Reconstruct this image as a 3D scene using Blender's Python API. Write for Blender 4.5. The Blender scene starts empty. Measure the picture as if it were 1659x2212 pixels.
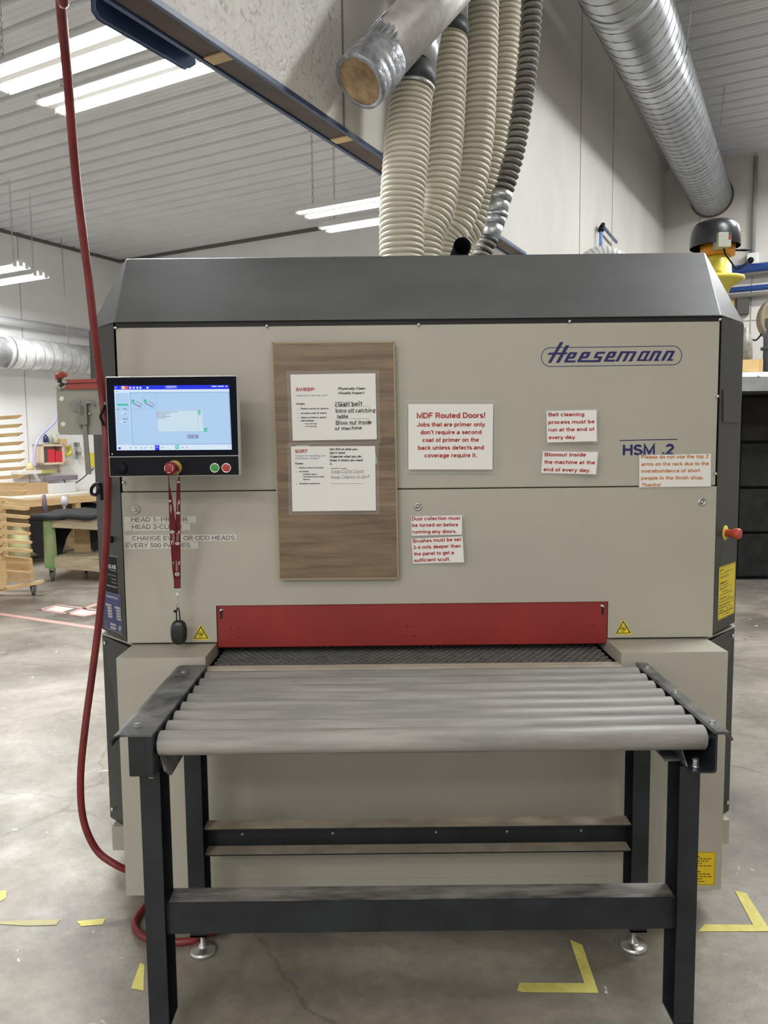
import bpy, math, random
from mathutils import Vector
random.seed(7)
R = math.radians
# ------------------------------------------------------------------ camera
FPX = 1662.0; PITCH = R(5.19); ROLL = R(0.62); EYE = 1.57
_fw = Vector((0, math.cos(PITCH), -math.sin(PITCH)))
_up = Vector((0, math.sin(PITCH), math.cos(PITCH)))
_rt = Vector((1, 0, 0))
_c, _s = math.cos(ROLL), math.sin(ROLL)
CX = _rt * _c - _up * _s
CY = _rt * _s + _up * _c
scene = bpy.context.scene
cd = bpy.data.cameras.new('camera'); cam = bpy.data.objects.new('camera', cd)
scene.collection.objects.link(cam); scene.camera = cam
cd.sensor_fit = 'VERTICAL'; cd.sensor_height = 36; cd.sensor_width = 27
cd.lens = FPX / 2212 * 36; cd.clip_start = 0.05; cd.clip_end = 100
from mathutils import Matrix
m3 = Matrix((CX, CY, -_fw)).transposed()
cam.matrix_world = Matrix.Translation((0, 0, EYE)) @ m3.to_4x4()
# ------------------------------------------------------------------ world, exposure
wd = bpy.data.worlds.new('world'); scene.world = wd; wd.use_nodes = True
wd.node_tree.nodes['Background'].inputs[0].default_value = (1.0, 0.97, 0.93, 1)
wd.node_tree.nodes['Background'].inputs[1].default_value = 1.0
scene.view_settings.view_transform = 'Standard'; scene.view_settings.look = 'None'
scene.view_settings.gamma = 1; scene.view_settings.use_curve_mapping = False
scene.view_settings.exposure = 0.0
WARM = (1.0, 0.985, 0.95)
P_LEFT, P_FRONT, P_BAY, P_TUBE = 62, 60, 128, 9.0
# room axes: the building is turned 28 degrees against the machine
AA = R(28); SA, CA = math.sin(AA), math.cos(AA)
def rw(w, u, z=0.0): return Vector((w * CA + u * SA, -w * SA + u * CA, z))
def ray(px, py): return CX * ((px - 829.5) / FPX) + CY * ((1106 - py) / FPX) + _fw
def at(px, py, Y):
    d = ray(px, py); t = Y / d.y; return Vector((d.x * t, Y, EYE + d.z * t))
def az(px, py, z):
    d = ray(px, py); t = (z - EYE) / d.z; return Vector((d.x * t, d.y * t, z))
def aw(px, py, w):
    d = ray(px, py); t = w / (d.x * CA - d.y * SA); return Vector((d.x * t, d.y * t, EYE + d.z * t))
def au(px, py, u):
    d = ray(px, py); t = u / (d.x * SA + d.y * CA); return Vector((d.x * t, d.y * t, EYE + d.z * t))
def to_wu(p): return (p.x * CA - p.y * SA, p.x * SA + p.y * CA, p.z)
# ------------------------------------------------------------------ helpers
COL = scene.collection
def tag(o, label, cat, group=None, kind=None):
    if label: o['label'] = label
    if cat: o['category'] = cat
    if group: o['group'] = group
    if kind: o['kind'] = kind
    return o
def thing(name, loc, label, cat, group=None):
    o = bpy.data.objects.new(name, None); COL.objects.link(o); o.location = loc
    o.empty_display_size = .05
    return tag(o, label, cat, group)
def worldloc(o):
    v = Vector((0, 0, 0))
    while o is not None: v = v + Vector(o.location); o = o.parent
    return v
class MB:
    def __init__(s): s.v = []; s.f = []; s.m = []; s.sm = []
    def add(s, vs, fs, mi=0, smooth=False):
        b = len(s.v); s.v += [Vector(v) for v in vs]
        for f in fs: s.f.append([b + i for i in f]); s.m.append(mi); s.sm.append(smooth)
        return s
    def quad(s, a, b, c, d, mi=0): return s.add([a, b, c, d], [(0, 1, 2, 3)], mi)
    def hexa(s, p, mi=0):  # p: 8 points, bottom ring 0-3, top ring 4-7
        return s.add(p, [(3, 2, 1, 0), (4, 5, 6, 7), (0, 1, 5, 4), (1, 2, 6, 5), (2, 3, 7, 6), (3, 0, 4, 7)], mi)
    def box(s, x0, x1, y0, y1, z0, z1, mi=0, T=None):
        p = [(x0, y0, z0), (x1, y0, z0), (x1, y1, z0), (x0, y1, z0), (x0, y0, z1), (x1, y0, z1), (x1, y1, z1), (x0, y1, z1)]
        if T: p = [T(*q) for q in p]
        return s.hexa(p, mi)
    def prism(s, poly, off, mi=0):  # poly: planar 3D points, extruded by off
        n = len(poly); a = [Vector(p) for p in poly]; b = [p + Vector(off) for p in a]
        fs = [list(range(n)), list(range(2 * n - 1, n - 1, -1))]
        fs += [(i, (i + 1) % n, (i + 1) % n + n, i + n) for i in range(n)]
        return s.add(a + b, fs, mi)
    def cyl(s, a, b, r, r2=None, n=20, mi=0, caps=True, smooth=True):
        return s.tube([a, b], [r, r if r2 is None else r2], n, mi, caps, smooth)
    def tube(s, pts, rad, n=12, mi=0, caps=True, smooth=True, closed=False):
        pts = [Vector(p) for p in pts]; N = len(pts)
        if not hasattr(rad, '__len__'): rad = [rad] * N
        prev = None; base = len(s.v)
        for i, p in enumerate(pts):
            a = pts[i - 1] if i > 0 else (pts[-1] if closed else p)
            c = pts[i + 1] if i < N - 1 else (pts[0] if closed else p)
            t = (c - a)
            if t.length < 1e-9: t = Vector((0, 0, 1))
            t.normalize()
            if prev is None:
                h = Vector((0, 0, 1)) if abs(t.z) < .9 else Vector((1, 0, 0))
                x = t.cross(h).normalized()
            else:
                x = (prev - t * prev.dot(t)).normalized()
            prev = x; y = t.cross(x)
            for k in range(n):
                an = 2 * math.pi * k / n
                s.v.append(p + (x * math.cos(an) + y * math.sin(an)) * rad[i])
        for i in range(N if closed else N - 1):
            j = (i + 1) % N
            for k in range(n):
                k2 = (k + 1) % n
                s.f.append([base + i * n + k, base + i * n + k2, base + j * n + k2, base + j * n + k]); s.m.append(mi); s.sm.append(smooth)
        if caps and not closed:
            s.f.append([base + k for k in range(n)][::-1]); s.m.append(mi); s.sm.append(False)
            s.f.append([base + (N - 1) * n + k for k in range(n)]); s.m.append(mi); s.sm.append(False)
        return s
    def lathe(s, c, ax, prof, n=24, mi=0, smooth=True):  # prof: (distance along axis, radius)
        c = Vector(c); ax = Vector(ax).normalized()
        return s.tube([c + ax * d for d, r in prof], [max(r, 1e-4) for d, r in prof], n, mi, True, smooth) if all(
            prof[i][0] < prof[i + 1][0] for i in range(len(prof) - 1)) else s._lathe2(c, ax, prof, n, mi, smooth)
    def _lathe2(s, c, ax, prof, n, mi, smooth):
        h = Vector((0, 0, 1)) if abs(ax.z) < .9 else Vector((1, 0, 0))
        x = ax.cross(h).normalized(); y = ax.cross(x); b = len(s.v)
        for d, r in prof:
            for k in range(n):
                an = 2 * math.pi * k / n; s.v.append(c + ax * d + (x * math.cos(an) + y * math.sin(an)) * max(r, 1e-4))
        for i in range(len(prof) - 1):
            for k in range(n):
                k2 = (k + 1) % n
                s.f.append([b + i * n + k, b + i * n + k2, b + (i + 1) * n + k2, b + (i + 1) * n + k]); s.m.append(mi); s.sm.append(smooth)
        return s
    def strip(s, pts, wd, nrm, mi=0, closed=False, th=0):  # flat line of width wd in the plane with normal nrm
        pts = [Vector(p) for p in pts]; nrm = Vector(nrm); N = len(pts); L = []
        for i, p in enumerate(pts):
            a = pts[i - 1] if (i > 0 or closed) else p; c = pts[(i + 1) % N] if (i < N - 1 or closed) else p
            t = (c - a).normalized(); sd = nrm.cross(t).normalized() * wd / 2
            L += [p + sd, p - sd]
        fs = []
        for i in range(N if closed else N - 1):
            j = (i + 1) % N; fs.append((2 * i, 2 * i + 1, 2 * j + 1, 2 * j))
        return s.add(L, fs, mi)
    def ball(s, c, r, mi=0, n=12, sc=(1, 1, 1)):
        c = Vector(c); P = []; F = []
        m = n // 2
        for i in range(m + 1):
            th = math.pi * i / m
            for k in range(n):
                ph = 2 * math.pi * k / n
                P.append(c + Vector((r * sc[0] * math.sin(th) * math.cos(ph), r * sc[1] * math.sin(th) * math.sin(ph), r * sc[2] * math.cos(th))))
        for i in range(m):
            for k in range(n):
                k2 = (k + 1) % n; F.append((i * n + k, (i + 1) * n + k, (i + 1) * n + k2, i * n + k2))
        return s.add(P, F, mi, True)
    def build(s, name, mats, parent=None, bevel=0, solid=0, root=None):
        if not isinstance(mats, (list, tuple)): mats = [mats]
        if parent is not None: o0 = worldloc(parent)
        elif root is not None: o0 = Vector(root)
        else:
            xs = [v.x for v in s.v]; ys = [v.y for v in s.v]; zs = [v.z for v in s.v]
            o0 = Vector(((min(xs) + max(xs)) / 2, (min(ys) + max(ys)) / 2, min(zs)))
        me = bpy.data.meshes.new(name)
        me.from_pydata([v - o0 for v in s.v], [], s.f)
        for m in mats: me.materials.append(m)
        me.polygons.foreach_set('material_index', s.m); me.polygons.foreach_set('use_smooth', s.sm)
        me.update()
        o = bpy.data.objects.new(name, me); COL.objects.link(o)
        if parent is not None: o.parent = parent
        else: o.location = o0
        if bevel:
            md = o.modifiers.new('bevel', 'BEVEL'); md.width = bevel; md.segments = 2; md.limit_method = 'ANGLE'
            md.harden_normals = False
        if solid:
            md = o.modifiers.new('solid', 'SOLIDIFY'); md.thickness = solid; md.offset = -1
        return o
def spline(pts, per=8):
    pts = [Vector(p) for p in pts]; out = []
    for i in range(len(pts) - 1):
        p0 = pts[max(i - 1, 0)]; p1 = pts[i]; p2 = pts[i + 1]; p3 = pts[min(i + 2, len(pts) - 1)]
        for k in range(per):
            t = k / per
            out.append(0.5 * ((2 * p1) + (p2 - p0) * t + (2 * p0 - 5 * p1 + 4 * p2 - p3) * t * t + (3 * p1 - p0 - 3 * p2 + p3) * t ** 3))
    out.append(pts[-1]); return out
def _arc(cx, cy, rx, ry, a0, a1, n=12): return [(cx + rx * math.cos(R(a0 + (a1 - a0) * k / n)), cy + ry * math.sin(R(a0 + (a1 - a0) * k / n))) for k in range(n + 1)]
_B = .6; _X = 4.55; _C = 6.6
def _bowl(cx): return _arc(cx, 2.58, 1.75, 1.98, 0, 360, 20)
GLY = {
 'a': (5.4, [[(4.2, .15), (4.2, 3.2)] + _arc(2.5, 3.2, 1.7, 1.35, 0, 155), _arc(2.35, 1.62, 1.75, 1.05, 0, 360, 18)]),
 'b': (5.8, [[(1, 0), (1, 7.2)], _bowl(2.95)]), 'c': (5.2, [_arc(2.65, 2.58, 1.85, 1.98, 48, 312, 16)]), 'd': (5.8, [[(4.8, 0), (4.8, 7.2)], _bowl(2.85)]),
 'e': (5.4, [[(.9, 2.6), (4.5, 2.6)], _arc(2.7, 2.58, 1.85, 1.98, 0, 318, 18)]), 'f': (3.1, [[(1.5, 0), (1.5, 5.6)] + _arc(2.5, 5.6, 1.0, 1.0, 180, 85, 5), [(.3, 4.6), (2.7, 4.6)]]),
 'g': (5.8, [[(4.8, 5.1), (4.8, -.2)] + _arc(2.9, -.2, 1.9, 1.2, 0, -150, 8), _bowl(2.85)]),
 'h': (5.7, [[(1, 0), (1, 7.2)], _arc(2.75, 2.9, 1.75, 1.65, 180, 0, 10) + [(4.5, 0)]]), 'i': (2.5, [[(1.2, 0), (1.2, 5.1)], [(1.2, 5.95), (1.2, 7.2)]]), 'j': (2.5, [[(1.2, 5.1), (1.2, -.6)] + _arc(.3, -.6, .9, .8, 0, -80, 4), [(1.2, 5.95), (1.2, 7.2)]]),
 'k': (5.2, [[(1, 0), (1, 7.2)], [(4.3, 5.0), (1.3, 2.2)], [(2.2, 3.0), (4.6, 0)]]), 'l': (2.5, [[(1.2, 0), (1.2, 7.2)]]),
 'm': (8.6, [[(1, 0), (1, 5.1)], _arc(2.6, 3.1, 1.6, 1.45, 180, 0, 9) + [(4.2, 0)], _arc(5.8, 3.1, 1.6, 1.45, 180, 0, 9) + [(7.4, 0)]]),
 'n': (5.7, [[(1, 0), (1, 5.1)], _arc(2.75, 2.9, 1.75, 1.65, 180, 0, 10) + [(4.5, 0)]]), 'o': (5.6, [_arc(2.8, 2.58, 1.98, 1.98, 0, 360, 20)]),
 'p': (5.8, [[(1, -1.8), (1, 5.1)], _bowl(2.95)]), 'q': (5.8, [[(4.8, -1.8), (4.8, 5.1)], _bowl(2.85)]), 'r': (3.7, [[(1, 0), (1, 5.1)], _arc(2.5, 3.0, 1.5, 1.6, 180, 65, 7)]),
 's': (5.0, [_arc(2.5, 3.6, 1.6, .98, 35, 180, 8) + [(1.6, 2.85), (3.4, 2.35)] + _arc(2.5, 1.55, 1.7, .97, 20, -145, 9)]),
 't': (3.2, [[(1.5, 6.6), (1.5, 1.4)] + _arc(2.4, 1.4, .9, .85, 180, 280, 5), [(.3, 4.6), (2.7, 4.6)]]), 'u': (5.7, [[(1, 5.1), (1, 2.2)] + _arc(2.75, 2.2, 1.75, 1.65, 180, 360, 10) + [(4.5, 5.1)], [(4.5, 2.2), (4.5, 0)]]),
 'v': (5.0, [[(.5, 5.1), (2.5, .3), (4.5, 5.1)]]), 'w': (7.4, [[(.5, 5.1), (2.1, .3), (3.7, 4.9), (5.3, .3), (6.9, 5.1)]]), 'x': (5.0, [[(.6, 5.1), (4.4, 0)], [(4.4, 5.1), (.6, 0)]]),
 'y': (5.0, [[(.5, 5.1), (2.6, .4)], [(4.6, 5.1), (2.3, -1.0), (1.6, -1.5), (.7, -1.4)]]), 'z': (4.8, [[(.6, 4.55), (4.1, 4.55), (.7, .6), (4.3, .6)]]),
 'A': (7.0, [[(.5, 0), (3.5, 7.0), (6.5, 0)], [(1.6, 2.3), (5.4, 2.3)]]), 'B': (6.8, [[(1.1, .6), (1.1, _C)], [(1.1, _C), (3.8, _C)] + _arc(3.8, 5.15, 1.6, 1.45, 90, -90, 8) + [(1.1, 3.7)], [(3.8, 3.7)] + _arc(4.0, 2.15, 1.7, 1.55, 90, -90, 8) + [(1.1, .6)]]),
 'C': (7.1, [_arc(3.7, 3.6, 2.9, 3.0, 42, 318, 18)]), 'D': (7.1, [[(1.1, .6), (1.1, _C), (3.2, _C)] + _arc(3.2, 3.6, 2.9, 3.0, 90, -90, 12) + [(1.1, .6)]]), 'E': (6.5, [[(5.9, _C), (1.1, _C), (1.1, .6), (6.0, .6)], [(1.1, 3.7), (5.6, 3.7)]]),
 'F': (6.0, [[(5.6, _C), (1.1, _C), (1.1, 0)], [(1.1, 3.6), (5.0, 3.6)]]), 'G': (7.6, [_arc(3.8, 3.6, 3.0, 3.0, 42, 340, 18) + [(6.6, 3.3), (4.0, 3.3)]]), 'H': (7.2, [[(1.1, 0), (1.1, 7.2)], [(6.1, 0), (6.1, 7.2)], [(1.1, 3.8), (6.1, 3.8)]]),
 'I': (2.8, [[(1.4, 0), (1.4, 7.2)]]), 'J': (5.4, [[(4.2, 7.2), (4.2, 2.2)] + _arc(2.4, 2.2, 1.8, 1.65, 0, -180, 9)]), 'K': (7.0, [[(1.1, 0), (1.1, 7.2)], [(6.0, 7.1), (1.4, 2.6)], [(2.8, 3.9), (6.3, 0)]]), 'L': (5.8, [[(1.1, 7.2), (1.1, .6), (5.5, .6)]]),
 'M': (8.4, [[(1.1, 0), (1.1, 6.9), (4.2, .8), (7.3, 6.9), (7.3, 0)]]), 'N': (7.2, [[(1.1, 0), (1.1, 6.9), (6.1, .3), (6.1, 7.2)]]), 'O': (7.7, [_arc(3.85, 3.6, 3.1, 3.0, 0, 360, 24)]),
 'P': (6.6, [[(1.1, 0), (1.1, _C), (3.9, _C)] + _arc(3.9, 4.85, 1.8, 1.75, 90, -90, 9) + [(1.1, 3.1)]]), 'R': (7.0, [[(1.1, 0), (1.1, _C), (3.9, _C)] + _arc(3.9, 4.95, 1.8, 1.65, 90, -90, 9) + [(1.1, 3.3)], [(3.7, 3.3), (6.2, 0)]]),
 'S': (6.6, [_arc(3.3, 5.05, 2.2, 1.55, 25, 200, 10) + [(2.2, 3.95), (4.4, 3.35)] + _arc(3.3, 2.1, 2.4, 1.5, 25, -165, 11)]), 'T': (6.2, [[(.4, _C), (5.8, _C)], [(3.1, _C), (3.1, 0)]]), 'U': (7.2, [[(1.1, 7.2), (1.1, 2.9)] + _arc(3.6, 2.9, 2.5, 2.3, 180, 360, 10) + [(6.1, 7.2)]]),
 'V': (6.6, [[(.5, 7.1), (3.3, .4), (6.1, 7.1)]]), 'W': (9.4, [[(.5, 7.1), (2.6, .4), (4.7, 6.7), (6.8, .4), (8.9, 7.1)]]), 'Y': (6.6, [[(.5, 7.1), (3.3, 3.2), (6.1, 7.1)], [(3.3, 3.2), (3.3, 0)]]),
 '0': (5.6, [_arc(2.8, 3.6, 1.95, 3.0, 0, 360, 20)]), '1': (5.2, [[(1.3, 5.3), (3.0, 6.6), (3.0, 0)]]), '2': (5.6, [_arc(2.8, 4.9, 1.9, 1.7, 165, -20, 10) + [(.9, .6), (4.9, .6)]]),
 '3': (5.6, [_arc(2.6, 5.1, 1.8, 1.5, 150, -80, 9), _arc(2.6, 2.15, 2.0, 1.55, 85, -155, 10)]), '4': (5.6, [[(3.9, 0), (3.9, 6.7), (.7, 2.0), (5.1, 2.0)]]), '5': (5.6, [[(4.5, 6.6), (1.6, 6.6), (1.1, 3.6)] + _arc(2.6, 2.5, 2.05, 1.9, 130, -150, 11)]),
 '.': (2.6, [[(1.3, 0), (1.3, 1.4)]]), ',': (2.6, [[(1.4, 1.2), (.9, -1.0)]]), '!': (2.9, [[(1.45, 0), (1.45, 1.3)], [(1.45, 2.2), (1.45, 7.2)]]), "'": (2.0, [[(1, 5.2), (1, 7.2)]]), '"': (3.6, [[(1, 5.2), (1, 7.2)], [(2.6, 5.2), (2.6, 7.2)]]),
 '-': (3.6, [[(.5, 2.7), (3.1, 2.7)]]), ':': (2.6, [[(1.3, 0), (1.3, 1.3)], [(1.3, 3.8), (1.3, 5.1)]]), '&': (7.2, [[(6.4, .2), (2.2, 5.0)] + _arc(3.2, 5.6, 1.2, 1.1, 200, -30, 8) + [(2.0, 3.2)] + _arc(2.8, 1.9, 1.9, 1.4, 150, 330, 8) + [(5.8, 3.4)]]),
 ' ': (2.8, [])}
_seed = random.Random(4)
def text(mb, body, p0, p1, cap, n=(0, -1, 0), mi=1, bold=0.0, shear=0.0, off=.0008, rough=0, space=1.0):
    """sans lettering built from strokes; baseline from p0 to p1, capitals cap metres high"""
    wt = 1.5 if bold > .012 else (.75 if rough == 0 else .55)
    if rough: wt = 1.15 if bold > .01 else .45
    x = 0; items = []; 
    for ch in body:
        adv, sk = GLY[ch]
        dy = _seed.uniform(-.35, .35) if rough else 0; kx = _seed.uniform(.85, 1.05) if rough else 1; sl = shear + (_seed.uniform(-.08, .12) if rough else 0)
        for st in sk: items.append([(x + px * kx + (py + dy) * sl, py * (_seed.uniform(.96, 1.04) if rough else 1) + dy) for px, py in st])
        x += adv * (kx if rough else 1)
    if not items: return
    xs = [q[0] for st in items for q in st]; x0 = min(xs) - wt / 2; x1 = max(xs) + wt / 2
    p0 = Vector(p0); p1 = Vector(p1); n = Vector(n).normalized(); r = (p1 - p0); L = r.length; r = r / L; up = n.cross(r).normalized()
    sx = L / (x1 - x0); sy = cap / 7.2
    def M(q): return p0 + r * ((q[0] - x0) * sx) + up * (q[1] * sy) + n * (off + (si % 7) * .00002)
    for si, st in enumerate(items):
        N = len(st); Lf = []; closed = math.dist(st[0], st[-1]) < .01
        for i, q in enumerate(st):
            a = st[i - 1] if i > 0 else (st[-2] if closed else q); c = st[i + 1] if i < N - 1 else (st[1] if closed else q)
            d1 = (q[0] - a[0], q[1] - a[1]); d2 = (c[0] - q[0], c[1] - q[1])
            l1 = math.hypot(*d1); l2 = math.hypot(*d2)
            if l1 < 1e-6: d1 = d2; l1 = l2
            if l2 < 1e-6: d2 = d1; l2 = l1
            u1 = (d1[0] / l1, d1[1] / l1); u2 = (d2[0] / l2, d2[1] / l2)
            m = (u1[0] + u2[0], u1[1] + u2[1]); lm = math.hypot(*m)
            if lm < .3: m = u1; lm = 1
            m = (m[0] / lm, m[1] / lm); co = max(.45, m[0] * u1[0] + m[1] * u1[1]); h = wt / 2 / co
            Lf += [M((q[0] - m[1] * h, q[1] + m[0] * h)), M((q[0] + m[1] * h, q[1] - m[0] * h))]
        mb.add(Lf, [(2 * i, 2 * i + 1, 2 * i + 3, 2 * i + 2) for i in range(N - 1)], mi)
# ------------------------------------------------------------------ materials
def mat(name, col, rough=.6, metal=0, var=0.0, vscale=6, bump=0.0, bscale=200, col2=None, emis=None, estr=1, stretch=(1, 1, 1), spec=.5, det=4, alpha=None):
    m = bpy.data.materials.new(name); m.use_nodes = True
    nt = m.node_tree; b = nt.nodes['Principled BSDF']; L = nt.links.new
    b.inputs['Base Color'].default_value = (*col, 1); b.inputs['Roughness'].default_value = rough
    b.inputs['Metallic'].default_value = metal; b.inputs['Specular IOR Level'].default_value = spec
    tc = nt.nodes.new('ShaderNodeTexCoord'); mp = nt.nodes.new('ShaderNodeMapping')
    mp.inputs['Scale'].default_value = stretch; L(tc.outputs['Object'], mp.inputs['Vector'])
    if var or col2:
        nz = nt.nodes.new('ShaderNodeTexNoise'); nz.inputs['Scale'].default_value = vscale; nz.inputs['Detail'].default_value = det
        nz.inputs['Roughness'].default_value = .62
        L(mp.outputs[0], nz.inputs['Vector'])
        cr = nt.nodes.new('ShaderNodeValToRGB')
        c2 = col2 if col2 else tuple(min(1, c * (1 + var)) for c in col)
        c1 = col if col2 else tuple(c * (1 - var) for c in col)
        cr.color_ramp.elements[0].color = (*c1, 1); cr.color_ramp.elements[1].color = (*c2, 1)
        cr.color_ramp.elements[0].position = .35; cr.color_ramp.elements[1].position = .67
        L(nz.outputs['Fac'], cr.inputs[0]); L(cr.outputs[0], b.inputs['Base Color'])
    if bump:
        n2 = nt.nodes.new('ShaderNodeTexNoise'); n2.inputs['Scale'].default_value = bscale; n2.inputs['Detail'].default_value = 3
        L(mp.outputs[0], n2.inputs['Vector'])
        bp = nt.nodes.new('ShaderNodeBump'); bp.inputs['Strength'].default_value = bump; bp.inputs['Distance'].default_value = .003
        L(n2.outputs['Fac'], bp.inputs['Height']); L(bp.outputs[0], b.inputs['Normal'])
    if emis:
        b.inputs['Emission Color'].default_value = (*emis, 1); b.inputs['Emission Strength'].default_value = estr
    if alpha is not None: b.inputs['Alpha'].default_value = alpha
    return m
CREAM = mat('cream_paint', (.43, .41, .345), .42, bump=.10, bscale=420, var=.035, vscale=3)
HOOD = mat('grey_paint', (.104, .109, .112), .42, var=.13, vscale=2.2, bump=.06, bscale=400, stretch=(1, 1, 3))
WING = mat('dark_grey_paint', (.036, .039, .038), .45, var=.12, vscale=5, bump=.05, bscale=400)
BLACK = mat('black_gap', (.006, .006, .007), .6)
BLACKP = mat('black_plastic', (.007, .008, .012), .45, spec=.12)
BLKGLASS = mat('monitor_bezel', (.005, .006, .014), .35, spec=.06)
BEZ = mat('light_grey_edge', (.45, .44, .41), .4)
REDP = mat('red_paint', (.27, .022, .018), .42, var=.12, vscale=3, bump=.05)
RED2 = mat('red_bar_paint', (.32, .04, .028), .45, var=.1)
FRAME = mat('black_frame_paint', (.015, .018, .022), .42, var=.35, vscale=7, bump=.08, bscale=150, det=8)
FRAMETOP = mat('scuffed_frame_paint', (.022, .028, .038), .36, col2=(.19, .19, .18), vscale=11, bump=.15, bscale=90, det=10)
ROLL_M = mat('grey_roller', (.235, .225, .215), .46, col2=(.37, .355, .325), vscale=13, bump=.08, bscale=120, stretch=(.3, 3, 3), det=10)
STEEL = mat('zinc_steel', (.55, .55, .53), .32, .9, var=.15, vscale=30)
CHROME = mat('chrome', (.7, .7, .69), .18, 1)
GALV = mat('galvanised_duct', (.50, .52, .54), .34, .85, var=.16, vscale=6, bump=.12, bscale=20, det=8)
FOIL = mat('foil_duct', (.42, .40, .38), .40, .35, col2=(.66, .64, .62), vscale=9, bump=.7, bscale=22, det=8)
TAPEM = mat('silver_duct_tape', (.22, .23, .25), .36, .45, col2=(.50, .51, .54), vscale=24, bump=1.0, bscale=45, det=8)
HOSEC = mat('cream_flex_hose', (.62, .585, .48), .38, var=.06, vscale=5)
HOSED = mat('dark_flex_hose', (.17, .155, .135), .5, col2=(.27, .25, .22), vscale=12)
HOSEV = mat('shaded_hose_groove', (.42, .38, .28), .6); HOSEDV = mat('dark_hose_groove', (.035, .032, .03), .6)  # shade between the hose ribs, put into the groove colours
REDHOSE = mat('red_rubber_hose', (.135, .014, .016), .42, col2=(.22, .028, .026), vscale=9, det=8, bump=.1)
CUFF = mat('dark_rubber_cuff', (.05, .052, .054), .5, var=.3, vscale=14)
BOARDM = bpy.data.materials.new('walnut_laminate')
PAPER = mat('white_paper', (.80, .79, .76), .55)
LAMIN = mat('clear_laminate', (.75, .76, .76), .12, alpha=.14)
INKR = mat('red_ink', (.40, .028, .022), .6); INKO = mat('orange_ink', (.56, .22, .07), .6)
INKK = mat('black_ink', (.015, .015, .018), .6); INKB = mat('blue_print', (.007, .007, .105), .45)
INKBL = mat('blue_ink', (.05, .09, .30), .6); INKG = mat('grey_ink', (.16, .16, .17), .6)
YEL = mat('yellow_label', (.78, .62, .03), .45); YELTAPE = mat('yellow_floor_tape', (.66, .58, .13), .6, col2=(.78, .71, .22), vscale=25, bump=.2, bscale=60, det=7)
YELP = mat('yellow_paint', (.70, .60, .08), .4, var=.06); ORNG = mat('orange_paint', (.62, .26, .02), .4)
PINK = mat('pink_floor_tape', (.62, .36, .32), .6, var=.12, vscale=15)
WOODL = mat('raw_pine', (.55, .36, .16), .6, col2=(.70, .50, .26), vscale=5, stretch=(1, 1, 7), det=7)
WOODP = mat('plywood', (.40, .27, .14), .65, col2=(.52, .37, .20), vscale=4, stretch=(1, 1, 5), det=7)
WOODG = mat('weathered_wood', (.33, .27, .18), .7, col2=(.46, .39, .27), vscale=6, stretch=(1, 1, 4), det=7)
GREENSP = mat('green_sprayed_wood', (.10, .28, .08), .7, col2=(.36, .36, .20), vscale=4, det=4)
MDFEND = mat('osb_disc', (.22, .13, .06), .7, col2=(.52, .37, .20), vscale=13, bump=.5, bscale=40, det=6)
BEAMW = mat('brown_timber_soffit', (.060, .036, .026), .6, col2=(.12, .075, .052), vscale=6, stretch=(1, 1, 1), det=7, bump=.2, bscale=30)
BEAMB = mat('blue_steel', (.045, .075, .15), .4, var=.3, vscale=6)
OFFW = mat('off_white_wall', (.60, .575, .53), .65, var=.06, vscale=1.4, bump=.08, bscale=60, det=7)
LWALL = mat('white_wall', (.78, .775, .76), .6, var=.04, vscale=1.2, det=6)
CEILM = mat('white_metal_ceiling', (.66, .665, .67), .38, .0, var=.04, vscale=2)
TUBE = mat('lit_fluorescent_tube', (1, 1, 1), .5, emis=(1, .98, .93), estr=P_TUBE)
FIXT = mat('white_enamel_reflector', (.82, .82, .80), .4)
CARD = mat('cardboard', (.42, .27, .14), .7, var=.06); CLOTH = mat('black_cloth', (.012, .012, .013), .9, bump=.4, bscale=40)
RUBBER = mat('grey_caster_rubber', (.09, .09, .085), .6); BLUEP = mat('blue_air_pipe', (.04, .11, .42), .4)
LBLUE = mat('light_blue_pipe', (.16, .30, .66), .4); PURP = mat('pale_purple_hose', (.40, .38, .62), .4)
GREY = mat('grey_plastic', (.30, .30, .29), .5); WHITEP = mat('white_plastic', (.75, .75, .72), .4)
GREENB = mat('green_button', (.03, .30, .05), .4); REDB = mat('red_button', (.42, .03, .02), .35)
RIBBON = mat('maroon_ribbon', (.13, .008, .012), .7, bump=.3, bscale=500); FOB = mat('black_remote', (.014, .014, .014), .3, var=.5, vscale=60)
BELT = mat('dark_rubber_belt', (.02, .021, .02), .6, col2=(.035, .035, .033), vscale=20)
GREENT = mat('pale_green_tape', (.45, .55, .32), .5)
def wood_board():
    m = BOARDM; m.use_nodes = True; nt = m.node_tree; b = nt.nodes['Principled BSDF']; L = nt.links.new
    tc = nt.nodes.new('ShaderNodeTexCoord'); mp = nt.nodes.new('ShaderNodeMapping'); mp.inputs['Scale'].default_value = (1.1, 1, 16)
    n1 = nt.nodes.new('ShaderNodeTexNoise'); n1.inputs['Scale'].default_value = 2.2; n1.inputs['Detail'].default_value = 9; n1.inputs['Roughness'].default_value = .66
    n1.inputs['Distortion'].default_value = .35
    cr = nt.nodes.new('ShaderNodeValToRGB'); e = cr.color_ramp.elements
    e[0].position = .28; e[0].color = (.085, .056, .034, 1); e[1].position = .72; e[1].color = (.29, .205, .125, 1)
    x = e.new(.5); x.color = (.19, .13, .078, 1)
    L(tc.outputs['Object'], mp.inputs[0]); L(mp.outputs[0], n1.inputs['Vector']); L(n1.outputs['Fac'], cr.inputs[0]); L(cr.outputs[0], b.inputs['Base Color'])
    b.inputs['Roughness'].default_value = .42
wood_board()
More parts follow.
